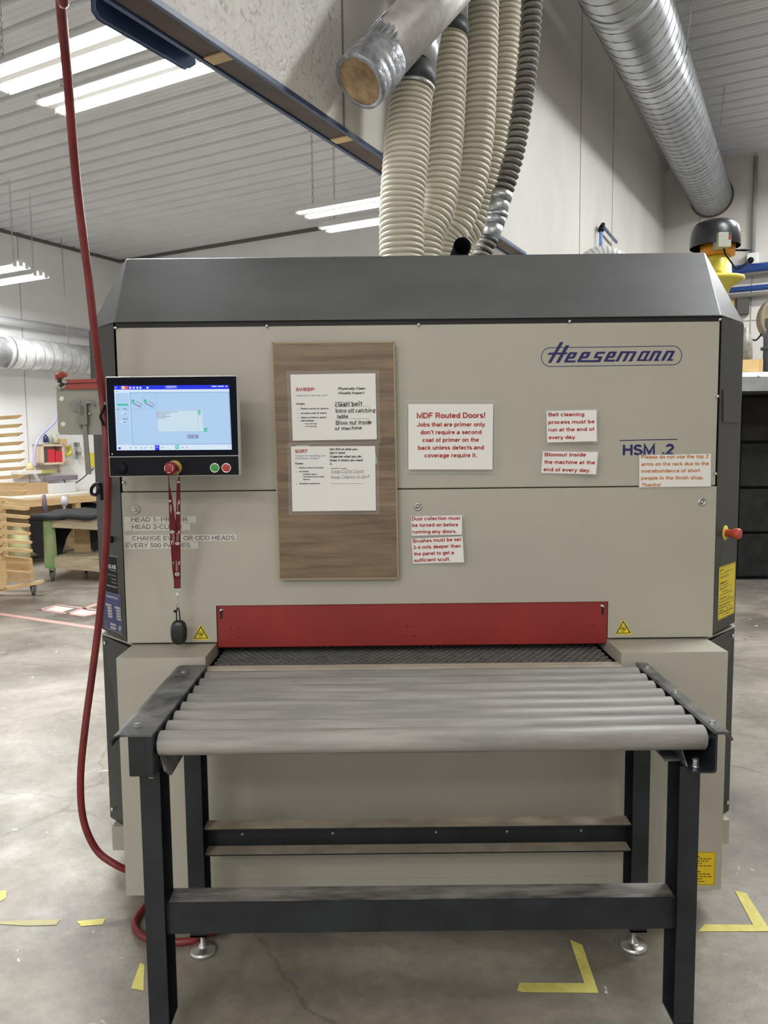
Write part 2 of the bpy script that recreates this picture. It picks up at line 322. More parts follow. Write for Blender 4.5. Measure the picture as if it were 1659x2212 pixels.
def concrete():
    m = bpy.data.materials.new('worn_concrete'); m.use_nodes = True; nt = m.node_tree; b = nt.nodes['Principled BSDF']; L = nt.links.new
    tc = nt.nodes.new('ShaderNodeTexCoord'); cur = None
    def noise(sc, det, ro, dist=0):
        n = nt.nodes.new('ShaderNodeTexNoise'); n.inputs['Scale'].default_value = sc; n.inputs['Detail'].default_value = det
        n.inputs['Roughness'].default_value = ro; n.inputs['Distortion'].default_value = dist; L(tc.outputs['Object'], n.inputs['Vector']); return n
    def ramp(src, a, b_, ca, cb):
        c = nt.nodes.new('ShaderNodeValToRGB'); c.color_ramp.elements[0].position = a; c.color_ramp.elements[1].position = b_
        c.color_ramp.elements[0].color = (*ca, 1); c.color_ramp.elements[1].color = (*cb, 1); L(src, c.inputs[0]); return c
    base = ramp(noise(1.3, 9, .62, .4).outputs['Fac'], .34, .66, (.135, .118, .096), (.36, .328, .278))
    fine = ramp(noise(22, 8, .7).outputs['Fac'], .3, .7, (.80, .80, .80), (1.12, 1.12, 1.12))
    mul = nt.nodes.new('ShaderNodeMixRGB'); mul.blend_type = 'MULTIPLY'; mul.inputs[0].default_value = 1
    L(base.outputs[0], mul.inputs[1]); L(fine.outputs[0], mul.inputs[2])
    sp = ramp(noise(9, 3, .5, 1.0).outputs['Fac'], .715, .735, (0, 0, 0), (1, 1, 1))
    mx = nt.nodes.new('ShaderNodeMixRGB'); L(sp.outputs[0], mx.inputs[0]); L(mul.outputs[0], mx.inputs[1]); mx.inputs[2].default_value = (.60, .58, .53, 1)
    # fine pale specks of paint
    vo = nt.nodes.new('ShaderNodeTexVoronoi'); vo.inputs['Scale'].default_value = 11
    nv = noise(16, 4, .6); av = nt.nodes.new('ShaderNodeMixRGB'); av.blend_type = 'ADD'; av.inputs[0].default_value = .11
    L(tc.outputs['Object'], av.inputs[1]); L(nv.outputs['Color'], av.inputs[2]); L(av.outputs[0], vo.inputs['Vector'])
    s2 = ramp(vo.outputs['Distance'], .03, .06, (.8, .8, .8), (0, 0, 0))
    mx2 = nt.nodes.new('ShaderNodeMixRGB'); L(s2.outputs[0], mx2.inputs[0]); L(mx.outputs[0], mx2.inputs[1]); mx2.inputs[2].default_value = (.55, .53, .48, 1)
    # dark cracks
    v2 = nt.nodes.new('ShaderNodeTexVoronoi'); v2.feature = 'DISTANCE_TO_EDGE'; v2.inputs['Scale'].default_value = .45
    nn = noise(3, 6, .6); ad = nt.nodes.new('ShaderNodeMixRGB'); ad.blend_type = 'ADD'; ad.inputs[0].default_value = .25
    L(tc.outputs['Object'], ad.inputs[1]); L(nn.outputs['Color'], ad.inputs[2]); L(ad.outputs[0], v2.inputs['Vector'])
    s3 = ramp(v2.outputs['Distance'], .0, .003, (.68, .68, .68), (1, 1, 1))
    m3_ = nt.nodes.new('ShaderNodeMixRGB'); m3_.blend_type = 'MULTIPLY'; m3_.inputs[0].default_value = 1
    L(mx2.outputs[0], m3_.inputs[1]); L(s3.outputs[0], m3_.inputs[2]); L(m3_.outputs[0], b.inputs['Base Color'])
    rr = ramp(noise(4, 6, .6).outputs['Fac'], .3, .7, (.28, .28, .28), (.50, .50, .50)); L(rr.outputs[0], b.inputs['Roughness'])
    bp = nt.nodes.new('ShaderNodeBump'); bp.inputs['Strength'].default_value = .25; bp.inputs['Distance'].default_value = .004
    L(noise(35, 5, .6).outputs['Fac'], bp.inputs['Height']); L(bp.outputs[0], b.inputs['Normal'])
    return m
CONC = concrete()
def osb_paint():
    m = bpy.data.materials.new('painted_strand_board'); m.use_nodes = True; nt = m.node_tree; b = nt.nodes['Principled BSDF']; L = nt.links.new
    tc = nt.nodes.new('ShaderNodeTexCoord'); vo = nt.nodes.new('ShaderNodeTexNoise'); vo.inputs['Scale'].default_value = 17; vo.inputs['Detail'].default_value = 3
    vo.inputs['Distortion'].default_value = 3.2
    L(tc.outputs['Object'], vo.inputs['Vector'])
    bp = nt.nodes.new('ShaderNodeBump'); bp.inputs['Strength'].default_value = .8; bp.inputs['Distance'].default_value = .006
    L(vo.outputs['Fac'], bp.inputs['Height']); L(bp.outputs[0], b.inputs['Normal'])
    cr = nt.nodes.new('ShaderNodeValToRGB'); cr.color_ramp.elements[0].position = .30; cr.color_ramp.elements[1].position = .42
    cr.color_ramp.elements[0].color = (.42, .36, .31, 1); cr.color_ramp.elements[1].color = (.66, .63, .59, 1)
    L(vo.outputs['Fac'], cr.inputs[0]); L(cr.outputs[0], b.inputs['Base Color']); b.inputs['Roughness'].default_value = .5
    return m
OSB = osb_paint()
def emit(name, c, s=1.0):
    m = bpy.data.materials.new(name); m.use_nodes = True; nt = m.node_tree; nt.nodes.clear()
    e = nt.nodes.new('ShaderNodeEmission'); e.inputs[0].default_value = (*c, 1); e.inputs[1].default_value = s
    o = nt.nodes.new('ShaderNodeOutputMaterial'); nt.links.new(e.outputs[0], o.inputs[0]); return m
# ------------------------------------------------------------------ lamps of the room
def fixture(w, u, z, length, along='w', width=.26, ceil=4.47, power=40, label='', group=None, tubes=True, chains=True, r_t=.020, col=(.965, .985, 1.0)):
    """twin-tube strip light on chains; tubes, enamel body, end caps, chains and its light"""
    c = rw(w, u, z)
    t = thing('strip_light', c, label, 'ceiling light', group)
    h = length / 2
    def T(a, b, zz): return rw(w + a, u + b, z + zz)
    body = MB()
    prof = [(-width / 2, .0), (-width * .30, .045), (-width * .12, .05), (-width * .09, .008), (width * .09, .008), (width * .12, .05), (width * .30, .045), (width / 2, .0),
            (width / 2, .006), (width * .30, .055), (width * .12, .075), (-width * .12, .075), (-width * .30, .055), (-width / 2, .006)]
    body.prism([T(-h, b, zz) for b, zz in prof], T(h, 0, 0) - T(-h, 0, 0))
    body.build('reflector', FIXT, t)
    for sgn in (-1, 1):
        if tubes:
            tb = MB(); b = sgn * width * .30
            tb.cyl(T(-h + .03, b, .012), T(h - .03, b, .012), r_t, n=12)
            tb.build('fluorescent_tube', TUBE, t)
        for e in (-1, 1):
            s = MB(); s.box(e * (h - .012) - .012, e * (h - .012) + .012, sgn * width * .30 - .02, sgn * width * .30 + .02, -.006, .05, 0, T)
            s.build('lamp_holder', WHITEP, t)
    if chains:
        for e in (-1, 1):
            ch = MB(); zz = .07; k = 0; a = e * (h - .12)
            while z + zz < ceil - .05:
                pts = []
                for q in range(8):
                    an = 2 * math.pi * q / 8; rr = .009 * math.cos(an)
                    pts.append(T(a + (rr if k % 2 else 0), (0 if k % 2 else rr), zz + .02 + .019 * math.sin(an)))
                ch.tube(pts, .0028, 4, closed=True); zz += .033; k += 1
            ch.build('chain', STEEL, t)
    ld = bpy.data.lights.new('strip_glow', 'AREA'); ld.shape = 'RECTANGLE'; ld.size = length; ld.size_y = width
    ld.energy = power; ld.color = col
    lo = bpy.data.objects.new('strip_glow', ld); COL.objects.link(lo); lo.parent = t
    lo.location = (0, 0, -.02); lo.rotation_euler = (0, 0, -AA)
    return t
GL = 'strip lights of the left bay'
fixture(-3.27, 2.84, 3.5, 1.24, width=.25, power=P_LEFT * 1.6, label='long lit strip light nearest the blue steel plate, upper of the big pair')
fixture(-3.25, 3.19, 3.5, 1.22, width=.22, power=P_LEFT * 1.6, label='long lit strip light below and beside the uppermost one, crossed by the red hose')
fixture(-3.17, 5.66, 3.5, 1.22, width=.24, power=P_LEFT, label='upper lit strip light just left of the cream hoses')
fixture(-3.25, 6.14, 3.5, 1.22, width=.20, power=P_LEFT, label='lower lit strip light just left of the cream hoses')
fixture(-8.05, 5.70, 3.5, 1.22, width=.24, power=P_LEFT, label='lit strip light at far left edge, rear of its pair')
fixture(-8.27, 6.12, 3.5, 1.22, width=.24, power=P_LEFT, label='lit strip light at far left edge above the round duct, front of its pair')
# strip lights of the bay the camera stands in (overhead and behind the viewer)
for w, u, pw, q in [(-.85, -1.0, .35, 'beside the partition just behind the viewer'), (1.3, -3.7, 1.3, 'behind the viewer to the right'), (-.85, -3.7, 1.5, 'beside the partition furthest behind the viewer'), (1.2, .8, .25, 'above the right of the roller table')]:
    fixture(w, u, 4.2, 1.3, width=.3, ceil=5.22, power=P_FRONT * pw, col=(1, .975, .93), label='lit strip light hanging ' + q)
for w, u, q in [(1.15, 4.6, 'nearest'), (1.15, 7.2, 'middle'), (1.15, 9.8, 'furthest')]:
    fixture(w, u, 4.75, 1.3, width=.3, ceil=5.22, power=P_BAY, label='lit strip light in the bay right of the machine, ' + q + ' of the row')
# ------------------------------------------------------------------ room shell
def structure(o): o['kind'] = 'structure'; return o
fl = MB(); fl.box(-9.6, 6.5, -4.5, 11.45, -.1, 0, 0, rw); structure(fl.build('floor', CONC, root=(0, 0, 0)))
def ribbed(w0, w1, u0, u1, z, name):
    mb = MB(); pr = []; u = u0; P = .229
    while u < u1:
        pr += [(u, z), (u + .030, z), (u + .044, z + .032), (u + .080, z + .032), (u + .094, z), (u + .125, z), (u + .132, z + .005), (u + .150, z + .005), (u + .157, z), (u + .187, z), (u + .194, z + .005), (u + .212, z + .005), (u + .219, z)]
        u += P
    pr.append((u, z)); vs = []
    for (a, zz) in pr: vs += [rw(w0, a, zz), rw(w1, a, zz)]
    mb.add(vs, [(2 * i, 2 * i + 1, 2 * i + 3, 2 * i + 2) for i in range(len(pr) - 1)])
    o = mb.build(name, CEILM); md = o.modifiers.new('s', 'SOLIDIFY'); md.thickness = .002
    return structure(o)
ribbed(-9.5, -1.76, -2.0, 9.1, 4.47, 'ceiling')
ribbed(-1.62, 6.3, -4.3, 11.3, 5.22, 'ceiling')
b = MB(); b.box(-9.62, -9.5, -2, 9.2, 0, 4.6, 0, rw)
structure(b.build('wall_left', LWALL))
b = MB(); b.box(-9.5, -1.76, 9.07, 9.2, 0, 4.6, 0, rw); structure(b.build('wall_back_left', LWALL))
# sheet joints and trim of the left walls
b = MB()
for u in (6.02, 7.24, 8.46): b.box(-9.503, -9.496, u - .006, u + .006, 0, 4.47, 0, rw)
structure(b.build('trim_1', mat('wall_joint', (.42, .42, .40), .7)))
b = MB(); b.box(-9.5, -9.46, -1.9, 9.07, 4.43, 4.47, 0, rw); b.box(-9.5, -1.8, 9.03, 9.07, 4.43, 4.47, 0, rw)
structure(b.build('trim_2', mat('dark_ceiling_joint', (.12, .115, .11), .7)))
# partition: header above the opening, solid wall further back
Z0 = 2.838; USEAM = to_wu(aw(744, 400, -1.65))[1]
b = MB(); b.box(-1.75, -1.65, -3.0, USEAM, Z0, 5.22, 0, rw); structure(b.build('wall_partition_header', OSB))
b = MB(); b.box(-1.75, -1.65, USEAM, 5.2, Z0, 5.22, 0, rw); b.box(-1.75, -1.65, 5.2, 11.3, 0, 5.22, 0, rw)
structure(b.build('wall_partition', OFFW))
b = MB()
for u in [to_wu(aw(x_, 400, -1.65))[1] for x_ in (744, 1253, 1323)]: b.box(-1.652, -1.6475, u - .006, u + .006, Z0 if u < 5.2 else 0, 5.22, 0, rw)
structure(b.build('trim_3', mat('sheet_seam', (.22, .20, .18), .7)))  # dark joint lines between the partition sheets
b = MB(); b.box(-1.75, 6.3, 11.3, 11.45, 0, 5.3, 0, rw); structure(b.build('wall_back', OFFW))
b = MB(); b.box(6.3, 6.45, -4.4, 11.45, 0, 5.3, 0, rw); structure(b.build('wall_right', OFFW))
b = MB()
for w in (-1.2, -.55, .4, 1.6):  # joints of the back wall sheets
    b.box(w - .005, w + .005, 11.292, 11.302, 0, 5.2, 0, rw)
b.box(-1.65, 3, 11.292, 11.302, 3.1, 3.106, 0, rw)
structure(b.build('trim_4', mat('sheet_seam', (.34, .32, .29), .7)))
b = MB()   # closure strip under the ribbed ceiling along the partition
b.box(-1.65, -1.6, -3, 11.28, 5.16, 5.215, 0, rw)
structure(b.build('trim_5', mat('ceiling_angle', (.46, .44, .41), .7)))
# header beam
bm = thing('header_beam', rw(-1.7, 3, 2.82), 'long dark beam with brown timber underside and blue steel edges', 'beam')
b = MB(); b.box(-1.745, -1.660, -2.5, 5.2, 2.828, 2.836, 0, rw); b.build('timber_soffit', BEAMW, bm)
b = MB()
b.box(-1.766, -1.750, -2.5, 5.2, 2.822, 2.95, 0, rw); b.build('steel_edge', BEAMB, bm)
b = MB(); b.box(-1.660, -1.646, -2.5, 5.2, 2.822, 2.840, 0, rw); b.build('steel_edge', BEAMB, bm)
for u0 in (2.06, 2.84):
    b = MB(); b.box(-1.744, -1.662, u0, u0 + .05, 2.823, 2.8285, 0, rw); b.build('wood_cleat', WOODL, bm)
spl = thing('steel_plate', rw(-1.8, 1.9, 2.75), 'dark blue steel splice plate hanging beside the header beam', 'plate')
b = MB(); pl = [(1.70, 2.832), (1.715, 2.820), (1.73, 2.818), (2.085, 2.826), (2.115, 2.85), (2.115, 2.98), (1.70, 2.98)]
b.prism([rw(-1.85, u, z) for u, z in pl], rw(-1.83, 0, 0) - rw(-1.85, 0, 0)); b.build('face_plate', BEAMB, spl, bevel=.004)
b = MB(); b.box(-1.83, -1.768, 1.71, 2.10, 2.87, 2.88, 0, rw); b.build('flange', BEAMB, spl)

# ------------------------------------------------------------------ sanding machine
XL, XR, YF = -.875, 1.110, 2.57
WXL, WXR, YW = -1.031, 1.272, 2.75
ZS, ZB, ZP = .903, .902, 1.959
MAC = thing('sanding_machine', (.12, 3.3, 0), 'large cream and grey wide-belt sanding machine with dark hood and red infeed guard', 'machine')
YB = 4.15
b = MB()  # inner body
b.prism([(XL + .005, YF + .03, ZS + .003), (XR - .005, YF + .03, ZS + .003), (WXR - .01, YW + .03, ZS + .003), (WXR - .01, YB, ZS + .003), (WXL + .01, YB, ZS + .003), (WXL + .01, YW + .03, ZS + .003)], (0, 0, 1.06))
b.build('body_core', BLACK, MAC)
# hood
TL, TR, TZ, TY = -.905, 1.148, 2.228, 2.80
h = MB()
zt = ZP + .012
pts = [(XL - .004, YF, zt), (XR + .004, YF, zt), (WXR, YW, zt), (WXR, YB, zt), (WXL, YB, zt), (WXL, YW, zt),
       (TL, TY, TZ), (TR, TY, TZ), (TR, YB - .05, TZ), (TL, YB - .05, TZ)]
h.add(pts, [(0, 1, 7, 6), (1, 2, 7), (2, 3, 8, 7), (3, 4, 9, 8), (4, 5, 6, 9), (5, 0, 6), (6, 7, 8, 9), (0, 5, 4, 3, 2, 1)])
h.build('hood', HOOD, MAC, bevel=.004)
# black recess line under the hood
b = MB(); b.box(XL - .003, XR + .003, YF + .012, YF + .05, ZP - .03, zt + .002); b.build('recess_strip', BLACK, MAC)
# wings
for sgn, xa, xb, nm in ((-1, XL, WXL, 'side_wing'), (1, XR, WXR, 'side_wing')):
    b = MB()
    b.hexa([(xa + sgn * .010, YF + .012, ZS), (xb, YW, ZS), (xb, YB, ZS), (xa, YB, ZS), (xa + sgn * .010, YF + .012, ZP + .012), (xb, YW, ZP + .012), (xb, YB, ZP + .012), (xa, YB, ZP + .012)])
    b.build(nm, WING, MAC, bevel=.003)
# front upper panel
ZSEAM = 1.411
ft = .018
b = MB(); b.box(XL, XR, YF, YF + ft, ZSEAM + .003, ZP - .006); up = b.build('upper_front_panel', CREAM, MAC, bevel=.004)
for px, py in ((251, 709), (577, 705), (904, 702), (1229, 695), (1553, 691), (1548, 857), (1544, 1023), (268, 1042)):
    p = at(px, py, YF); s = MB(); s.lathe(p, (0, -1, 0), [(0, .0045), (.004, .0045), (.012, .0042), (.0125, .0015)], 12); s.build('screw', CHROME, up)
# lower door with notch for the guard
GX0, GX1, GZ = -.577, .761, 1.028
b = MB()
zl = ZSEAM - .004
poly = [(XL + .001, YF, ZB), (GX0, YF, ZB), (GX0, YF, GZ), (GX1, YF, GZ), (GX1, YF, ZB), (XR, YF, ZB), (XR, YF, zl), (XL + .001, YF, zl)]
b.prism(poly, (0, ft, 0)); door = b.build('lower_front_door', CREAM, MAC, bevel=.004)
for px, py in ((294, 1101), (902.5, 1094), (1515.5, 1084)):
    p = at(px, py, YF); s = MB(); s.lathe(p, (0, -1, 0), [(0, .0135), (.004, .0135), (.006, .011), (.006, .009), (.003, .0085), (.003, .002)], 24)
    lk = s.build('lock', CHROME, door)
    s = MB(); s.lathe(p, (0, -1, 0), [(.003, .005), (.0065, .0045), (.0066, .001)], 6); s.build('key_socket', STEEL, lk)
# red guard
b = MB(); b.box(GX0 + .004, GX1 - .004, YF + .006, YF + .012, .877, GZ - .002)
b.box(GX0 - .02, GX1 + .02, YF + .02, YF + .03, .872, .90)
gd = b.build('red_infeed_guard', REDP, MAC, bevel=.002)
for px in (506, 885.5, 1270.5):
    for dx in (-9, 9):
        for dy in (0, 20):
            yb = 1356 - (px - 506) * .0107 + dy
            s = MB(); s.lathe(at(px + dx, yb, YF + .006), (0, -1, 0), [(0, .0045), (.0012, .0043), (.002, .0025), (.0021, .001)], 12); s.build('rivet', REDP, gd)
for px, py in ((477.5, 1318), (1302, 1309)):
    p = at(px, py, YF + .006)
    s = MB(); s.box(p.x - .004, p.x + .004, p.y - .001, p.y + .001, p.z - .03, p.z - .002); s.build('slot', BLACK, gd)
    s = MB(); s.lathe(p, (0, -1, 0), [(0, .008), (.002, .008), (.002, .005), (.007, .0048), (.0072, .001)], 16); s.build('guard_screw', CHROME, gd)
# belt opening
b = MB(); b.box(GX0 + .0, GX1 - .0, 2.44, 3.4, .838, .846); belt = b.build('conveyor_belt', BELT, MAC)
b = MB()
nx = 52
for j in range(18):
    for i in range(nx):
        x = GX0 + .022 + (i + (.5 if j % 2 else 0)) * (GX1 - GX0 - .04) / nx; y = 2.446 + j * .0205
        if x > GX1 - .012: continue
        b._lathe2(Vector((x, y, .845)), Vector((0, 0, 1)), [(0, .0118), (.006, .0112), (.0062, .0085), (.0035, .0075), (.0033, .0005)], 10, 0, False)
b.build('belt_studs', mat('stud_rubber', (.13, .13, .122), .6, var=.2, vscale=30), belt)
b = MB(); b.box(GX0 - .28, GX1 + .3, 2.60, 3.35, .848, .8945); b.v = []; b.f = []; b.m = []; b.sm = []
for x0, x1 in ((GX0 - .02, GX0 + .004), (GX1 - .004, GX1 + .02)): b.box(x0, x1, 2.605, 3.4, .846, .98)
b.box(GX0, GX1, 3.35, 3.4, .846, 1.0); b.build('infeed_throat', BLACK, MAC)
# lower cabinet
CXL, CXR, CY0, CZ0, CZT = -.862, 1.096, 2.41, .092, .8905
b = MB(); b.prism([(CXL, CY0, CZ0), (GX0, CY0, CZ0), (GX0, YB - .1, CZ0), (CXL + .13, YB - .1, CZ0), (CXL + .13, CY0 + .05, CZ0), (CXL, CY0 + .03, CZ0)], (0, 0, .33)); b.box(CXL, GX0, CY0, YB - .1, CZ0 + .33, CZT)
b.build('cabinet_end', CREAM, MAC)
b = MB(); b.box(GX1 - .006, CXR, CY0, YB - .1, CZ0, CZT)
b.build('cabinet_end', CREAM, MAC)
b = MB(); b.box(GX0 + .001, GX1 - .007, 2.392, 2.44, .845, .8535)
b.build('infeed_lip', mat('worn_lip', (.46, .42, .34), .5, col2=(.58, .54, .45), vscale=9, stretch=(1, 4, 1)), MAC, bevel=.002)
b = MB(); b.box(GX0, GX1 - .006, CY0, YB - .12, .142, .846); b.build('centre_cabinet_panel', CREAM, MAC)
b = MB(); b.box(GX0, GX1 - .006, CY0, YB - .12, CZ0, .1415); b.build('base_rail', CREAM, MAC)
# cream plate between wing and lower side panel, then lower side panels
for xin, xo, xw in ((GX0 - .02, CXL + .02, WXL - .004), (GX1 + .02, CXR - .02, WXR + .004)):
    b = MB(); pp = [(xin, 2.56, CZT + .0002), (xo, 2.56, CZT + .0002), (xw, YW, CZT + .0002), (xw, YB, CZT + .0002), (xin, YB, CZT + .0002)]
    b.prism(pp, (0, 0, -.0055)); b.build('deck_plate', CREAM, MAC)
for sgn, xa, xb in ((-1, CXL, WXL), (1, CXR, WXR)):
    b = MB(); zt_ = CZT - .010
    b.hexa([(xa + sgn * .002, 2.60, .19), (xb, YW, .19), (xb, YB, .19), (xa, YB, .19), (xa + sgn * .002, 2.56, zt_), (xb, YW, zt_), (xb, YB, zt_), (xa, YB, zt_)])
    lp = b.build('lower_side_panel', WING, MAC, bevel=.002)
    nrm = Vector((sgn * (YW - YF), -abs(xb - xa), 0)).normalized()
    for zz in (.86, .235):
        q = Vector((xb - sgn * .022, YW - .026, zz)) + nrm * .002
        s = MB(); s.lathe(q, nrm, [(0, .007), (.004, .007), (.006, .004), (.0062, .001)], 14); s.build('screw', CHROME, lp)
    b = MB(); b.box(min(xa, xb - sgn * .03), max(xa, xb - sgn * .03), 2.68, YB, .10, .19); b.build('plinth', CREAM, MAC)
    b = MB(); b.box(min(xa, xb) + .08, max(xa, xb) - .06, 2.9, YB - .2, .0, .10); b.build('machine_foot', BLACK, MAC)
b = MB()
for x in (CXL + .12, CXR - .12):
    b.v = []; b.f = []; b.m = []; b.sm = []
    b.cyl((x, 2.75, 0), (x, 2.75, .012), .05); b.cyl((x, 2.75, .012), (x, 2.75, CZ0), .012); b.build('levelling_foot', STEEL, MAC)
# hatch on right wing
def onwing(px, py, sgn):
    """point on the chamfered wing face seen at a pixel"""
    if sgn < 0: a = Vector((XL - .01, YF + .012, 0)); c = Vector((WXL, YW, 0))
    else: a = Vector((XR + .01, YF + .012, 0)); c = Vector((WXR, YW, 0))
    d = c - a; n = Vector((d.y, -d.x, 0)).normalized()
    if n.y > 0: n = -n
    r_ = ray(px, py); o = Vector((0, 0, EYE)); t = (a - o).dot(n) / r_.dot(n)
    return o + r_ * t, n
def wingquad(mb, pix, sgn, off, mi=0):
    L = []
    for px, py in pix:
        p, n = onwing(px, py, sgn); L.append(p + n * off)
    mb.add(L, [list(range(len(L)))], mi)
def wingstrip(mb, pix, wd_, sgn, off, mi=0, closed=False):
    L = []
    for px, py in pix:
        p, n = onwing(px, py, sgn); L.append(p + n * off)
    mb.strip(L, wd_, n, mi, closed)
b = MB(); hp = [(1561, 842), (1600, 846), (1597, 913), (1561, 910)]
L = [onwing(x, y, 1) for x, y in hp]; b.prism([p for p, n in L], L[0][1] * .004); b.build('hatch_cover', WING, MAC, bevel=.003)
# ---- lettering and stickers on the machine
c4 = lambda x, y: (1160 + x / 5.027, 730 + y / 5.027)
YT = YF - .0006
b = MB()
def P4(x, y): return at(*c4(x, y), YT)
ol = []
for k in range(13):
    an = R(90 + 180 * k / 12); ol.append(P4(140 + 92 * math.cos(an), 208 - 102 * math.sin(an)))
for k in range(13):
    an = R(-90 + 180 * k / 12); ol.append(P4(1480 + 92 * math.cos(an), 190 - 102 * math.sin(an)))
b.strip(ol, .0022, (0, -1, 0), 0, True)
_lv = [0]
def lq(*p):
    _lv[0] += 1; b.add([P4(x, y) + Vector((0, -.0003 - _lv[0] * .00001, 0)) for x, y in p], [list(range(len(p)))], 0)
lq((117, 271), (152, 271), (288, 46), (250, 46)); lq((204, 270), (242, 270), (352, 80), (312, 80)); lq((116, 183), (324, 177), (334, 157), (130, 160))
def letter(X, yb, h, rects):
    k = h / 112.
    for (u0, u1, v0, v1) in rects:
        lq((X + u0 + .55 * v0 * k, yb - v0 * k), (X + u1 + .55 * v0 * k, yb - v0 * k), (X + u1 + .55 * v1 * k, yb - v1 * k), (X + u0 + .55 * v1 * k, yb - v1 * k))
def E_(w, tail): return [(-2, 32, 6, 104), (6, w - 6, 90, 112), (w - 32, w + 2, 50, 106), (16, w - 4, 41, 62), (4, tail, 0, 22)]
letter(290, 266, 112, E_(90, 122)); letter(433, 263, 112, E_(92, 250))
letter(600, 262, 112, [(-14, 20, 50, 106), (-6, 84, 90, 112), (-10, 70, 42, 62), (48, 84, 6, 56), (-20, 76, 0, 22)])
letter(722, 257, 110, E_(88, 118))
letter(850, 255, 110, [(0, 34, 0, 112), (20, 170, 92, 112), (74, 106, 0, 100), (146, 178, 10, 106), (140, 182, 0, 14)])
letter(1078, 250, 108, [(0, 30, 6, 104), (8, 96, 92, 112), (66, 96, 0, 100), (4, 70, 0, 18), (66, 120, 0, 14)])
letter(1205, 249, 108, [(0, 34, 0, 112), (20, 88, 92, 112), (64, 96, 8, 106), (62, 118, 0, 14)])
letter(1345, 247, 108, [(0, 34, 0, 112), (20, 90, 92, 112), (66, 98, 10, 106), (62, 128, 0, 16)])
b.build('maker_emblem', INKB, up)
c6 = lambda x, y: (1150 + x / 3.2593, 720 + y / 3.2593)
b = MB(); b.strip([at(*c6(613, 755), YT), at(*c6(1021, 746), YT)], .003, (0, -1, 0), 0)
text(b, 'HSM', at(*c6(636, 858), YT), at(*c6(862, 856), YT), .0345, mi=0, bold=.035)
text(b, '.2', at(*c6(912, 853), YT), at(*c6(998, 852), YT), .0345, mi=0, bold=.035)
b.build('model_lettering', INKB, up)
# white label tapes with HEAD lettering
c2 = lambda x, y: (x / 2.9625, 1000 + y / 2.9625)
TAPEW = mat('pale_label_tape', (.62, .60, .54), .35)
for body, q, t0, t1, capx in (('HEAD 1- PRIMER', [(795, 345), (1253, 341), (1253, 384), (795, 388)], (842, 377), (1199, 375), 29),
                              ('HEAD 2-CLEAR', [(797, 390), (1218, 388), (1218, 431), (797, 434)], (846, 424), (1166, 422), 29),
                              ('CHANGE EVEN OR ODD HEADS', [(797, 461), (1512, 457), (1512, 500), (797, 504)], (848, 496), (1503, 493), 29),
                              ('EVERY 500 PASSES', [(799, 507), (1269, 504), (1269, 548), (799, 551)], (807, 542), (1218, 540), 29)):
    b = MB(); b.add([at(*c2(*p), YT) for p in q], [(0, 1, 2, 3)], 0)
    text(b, body, at(*c2(*t0), YT), at(*c2(*t1), YT), capx / 2.9625 * 2.57 / FPX, mi=1, bold=-.004)
    b.build('label_tape', [TAPEW, INKK], door)
# warning triangles
for cx, cy in ((434, 1367), (1346.5, 1355.5)):
    b = MB()
    def W(x, y, o=0): return at(cx + (x - 700) / 20.7, cy + (y - 760) / 20.7, YT - o)
    b.add([W(340, 1060), (W(370, 1085)), W(1040, 1075), W(1085, 1040), W(725, 425), W(650, 425)], [(0, 1, 2, 3, 4, 5)], 0)
    b.add([W(370, 1035, .0003), W(1040, 1012, .0003), W(690, 450, .0003)], [(0, 1, 2)], 1)
    b.add([W(440, 1000, .0006), W(970, 985, .0006), W(690, 530, .0006)], [(0, 1, 2)], 0)
    for gx, gy, gr in ((672, 905, 58), (758, 780, 48)):
        b.strip([W(gx + gr * math.cos(a * .3927), gy + gr * math.sin(a * .3927), .0009) for a in range(16)], .0014, (0, -1, 0), 1, True)
        for a in range(10): b.strip([W(gx + gr * math.cos(a * .628), gy + gr * math.sin(a * .628), .0009), W(gx + (gr + 15) * math.cos(a * .628), gy + (gr + 15) * math.sin(a * .628), .0009)], .0009, (0, -1, 0), 1)
    b.add([W(655 + 24 * math.cos(a * .785), 722 + 24 * math.sin(a * .785), .0009) for a in range(8)], [list(range(8))], 1)
    b.strip([W(570, 840, .0009), W(590, 790, .0009), W(640, 775, .0009), W(700, 830, .0009), W(770, 845, .0009), W(800, 885, .0009)], .0024, (0, -1, 0), 1)
    b.build('warning_triangle', [YEL, INKK], door)
# yellow label right wing
c8 = lambda x, y: (1520 + x / 9.22, 1180 + y / 9.22)
b = MB(); wingquad(b, [c8(*p) for p in ((305, 420), (630, 308), (600, 1330), (276, 1485))], 1, .0008)
rows = [(322, 490, 405, 462, 3), (325, 540, 585, 445, 1), (325, 565, 495, 505, 1), (325, 618, 588, 518, 1), (325, 645, 495, 575, 1), (318, 748, 460, 690, 3), (316, 798, 485, 735, 1.3), (316, 850, 545, 760, 1.3),
        (318, 880, 430, 830, 1.3), (316, 932, 540, 835, 1.3), (316, 985, 570, 872, 1.3), (308, 1060, 498, 978, 2), (300, 1110, 590, 985, .8), (300, 1140, 590, 1015, .8), (300, 1195, 590, 1068, 2), (300, 1245, 585, 1120, 2), (305, 1300, 580, 1170, 2), (290, 1350, 585, 1218, 2), (375, 1365, 505, 1305, 2), (312, 440, 618, 330, .8), (285, 1462, 592, 1318, .8)]
for x0, y0, x1, y1, t in rows:
    n_ = 9
    for k in range(n_):
        if t > .9 and random.random() < .12: continue
        a0 = k / n_; a1 = (k + (.86 if t > .9 else 1)) / n_
        wingstrip(b, [c8(x0 + (x1 - x0) * a0, y0 + (y1 - y0) * a0), c8(x0 + (x1 - x0) * a1, y0 + (y1 - y0) * a1)], .0016 * t, 1, .0012, 1)
b.build('yellow_notice_label', [YEL, mat('olive_ink', (.10, .085, .01), .6)], MAC)
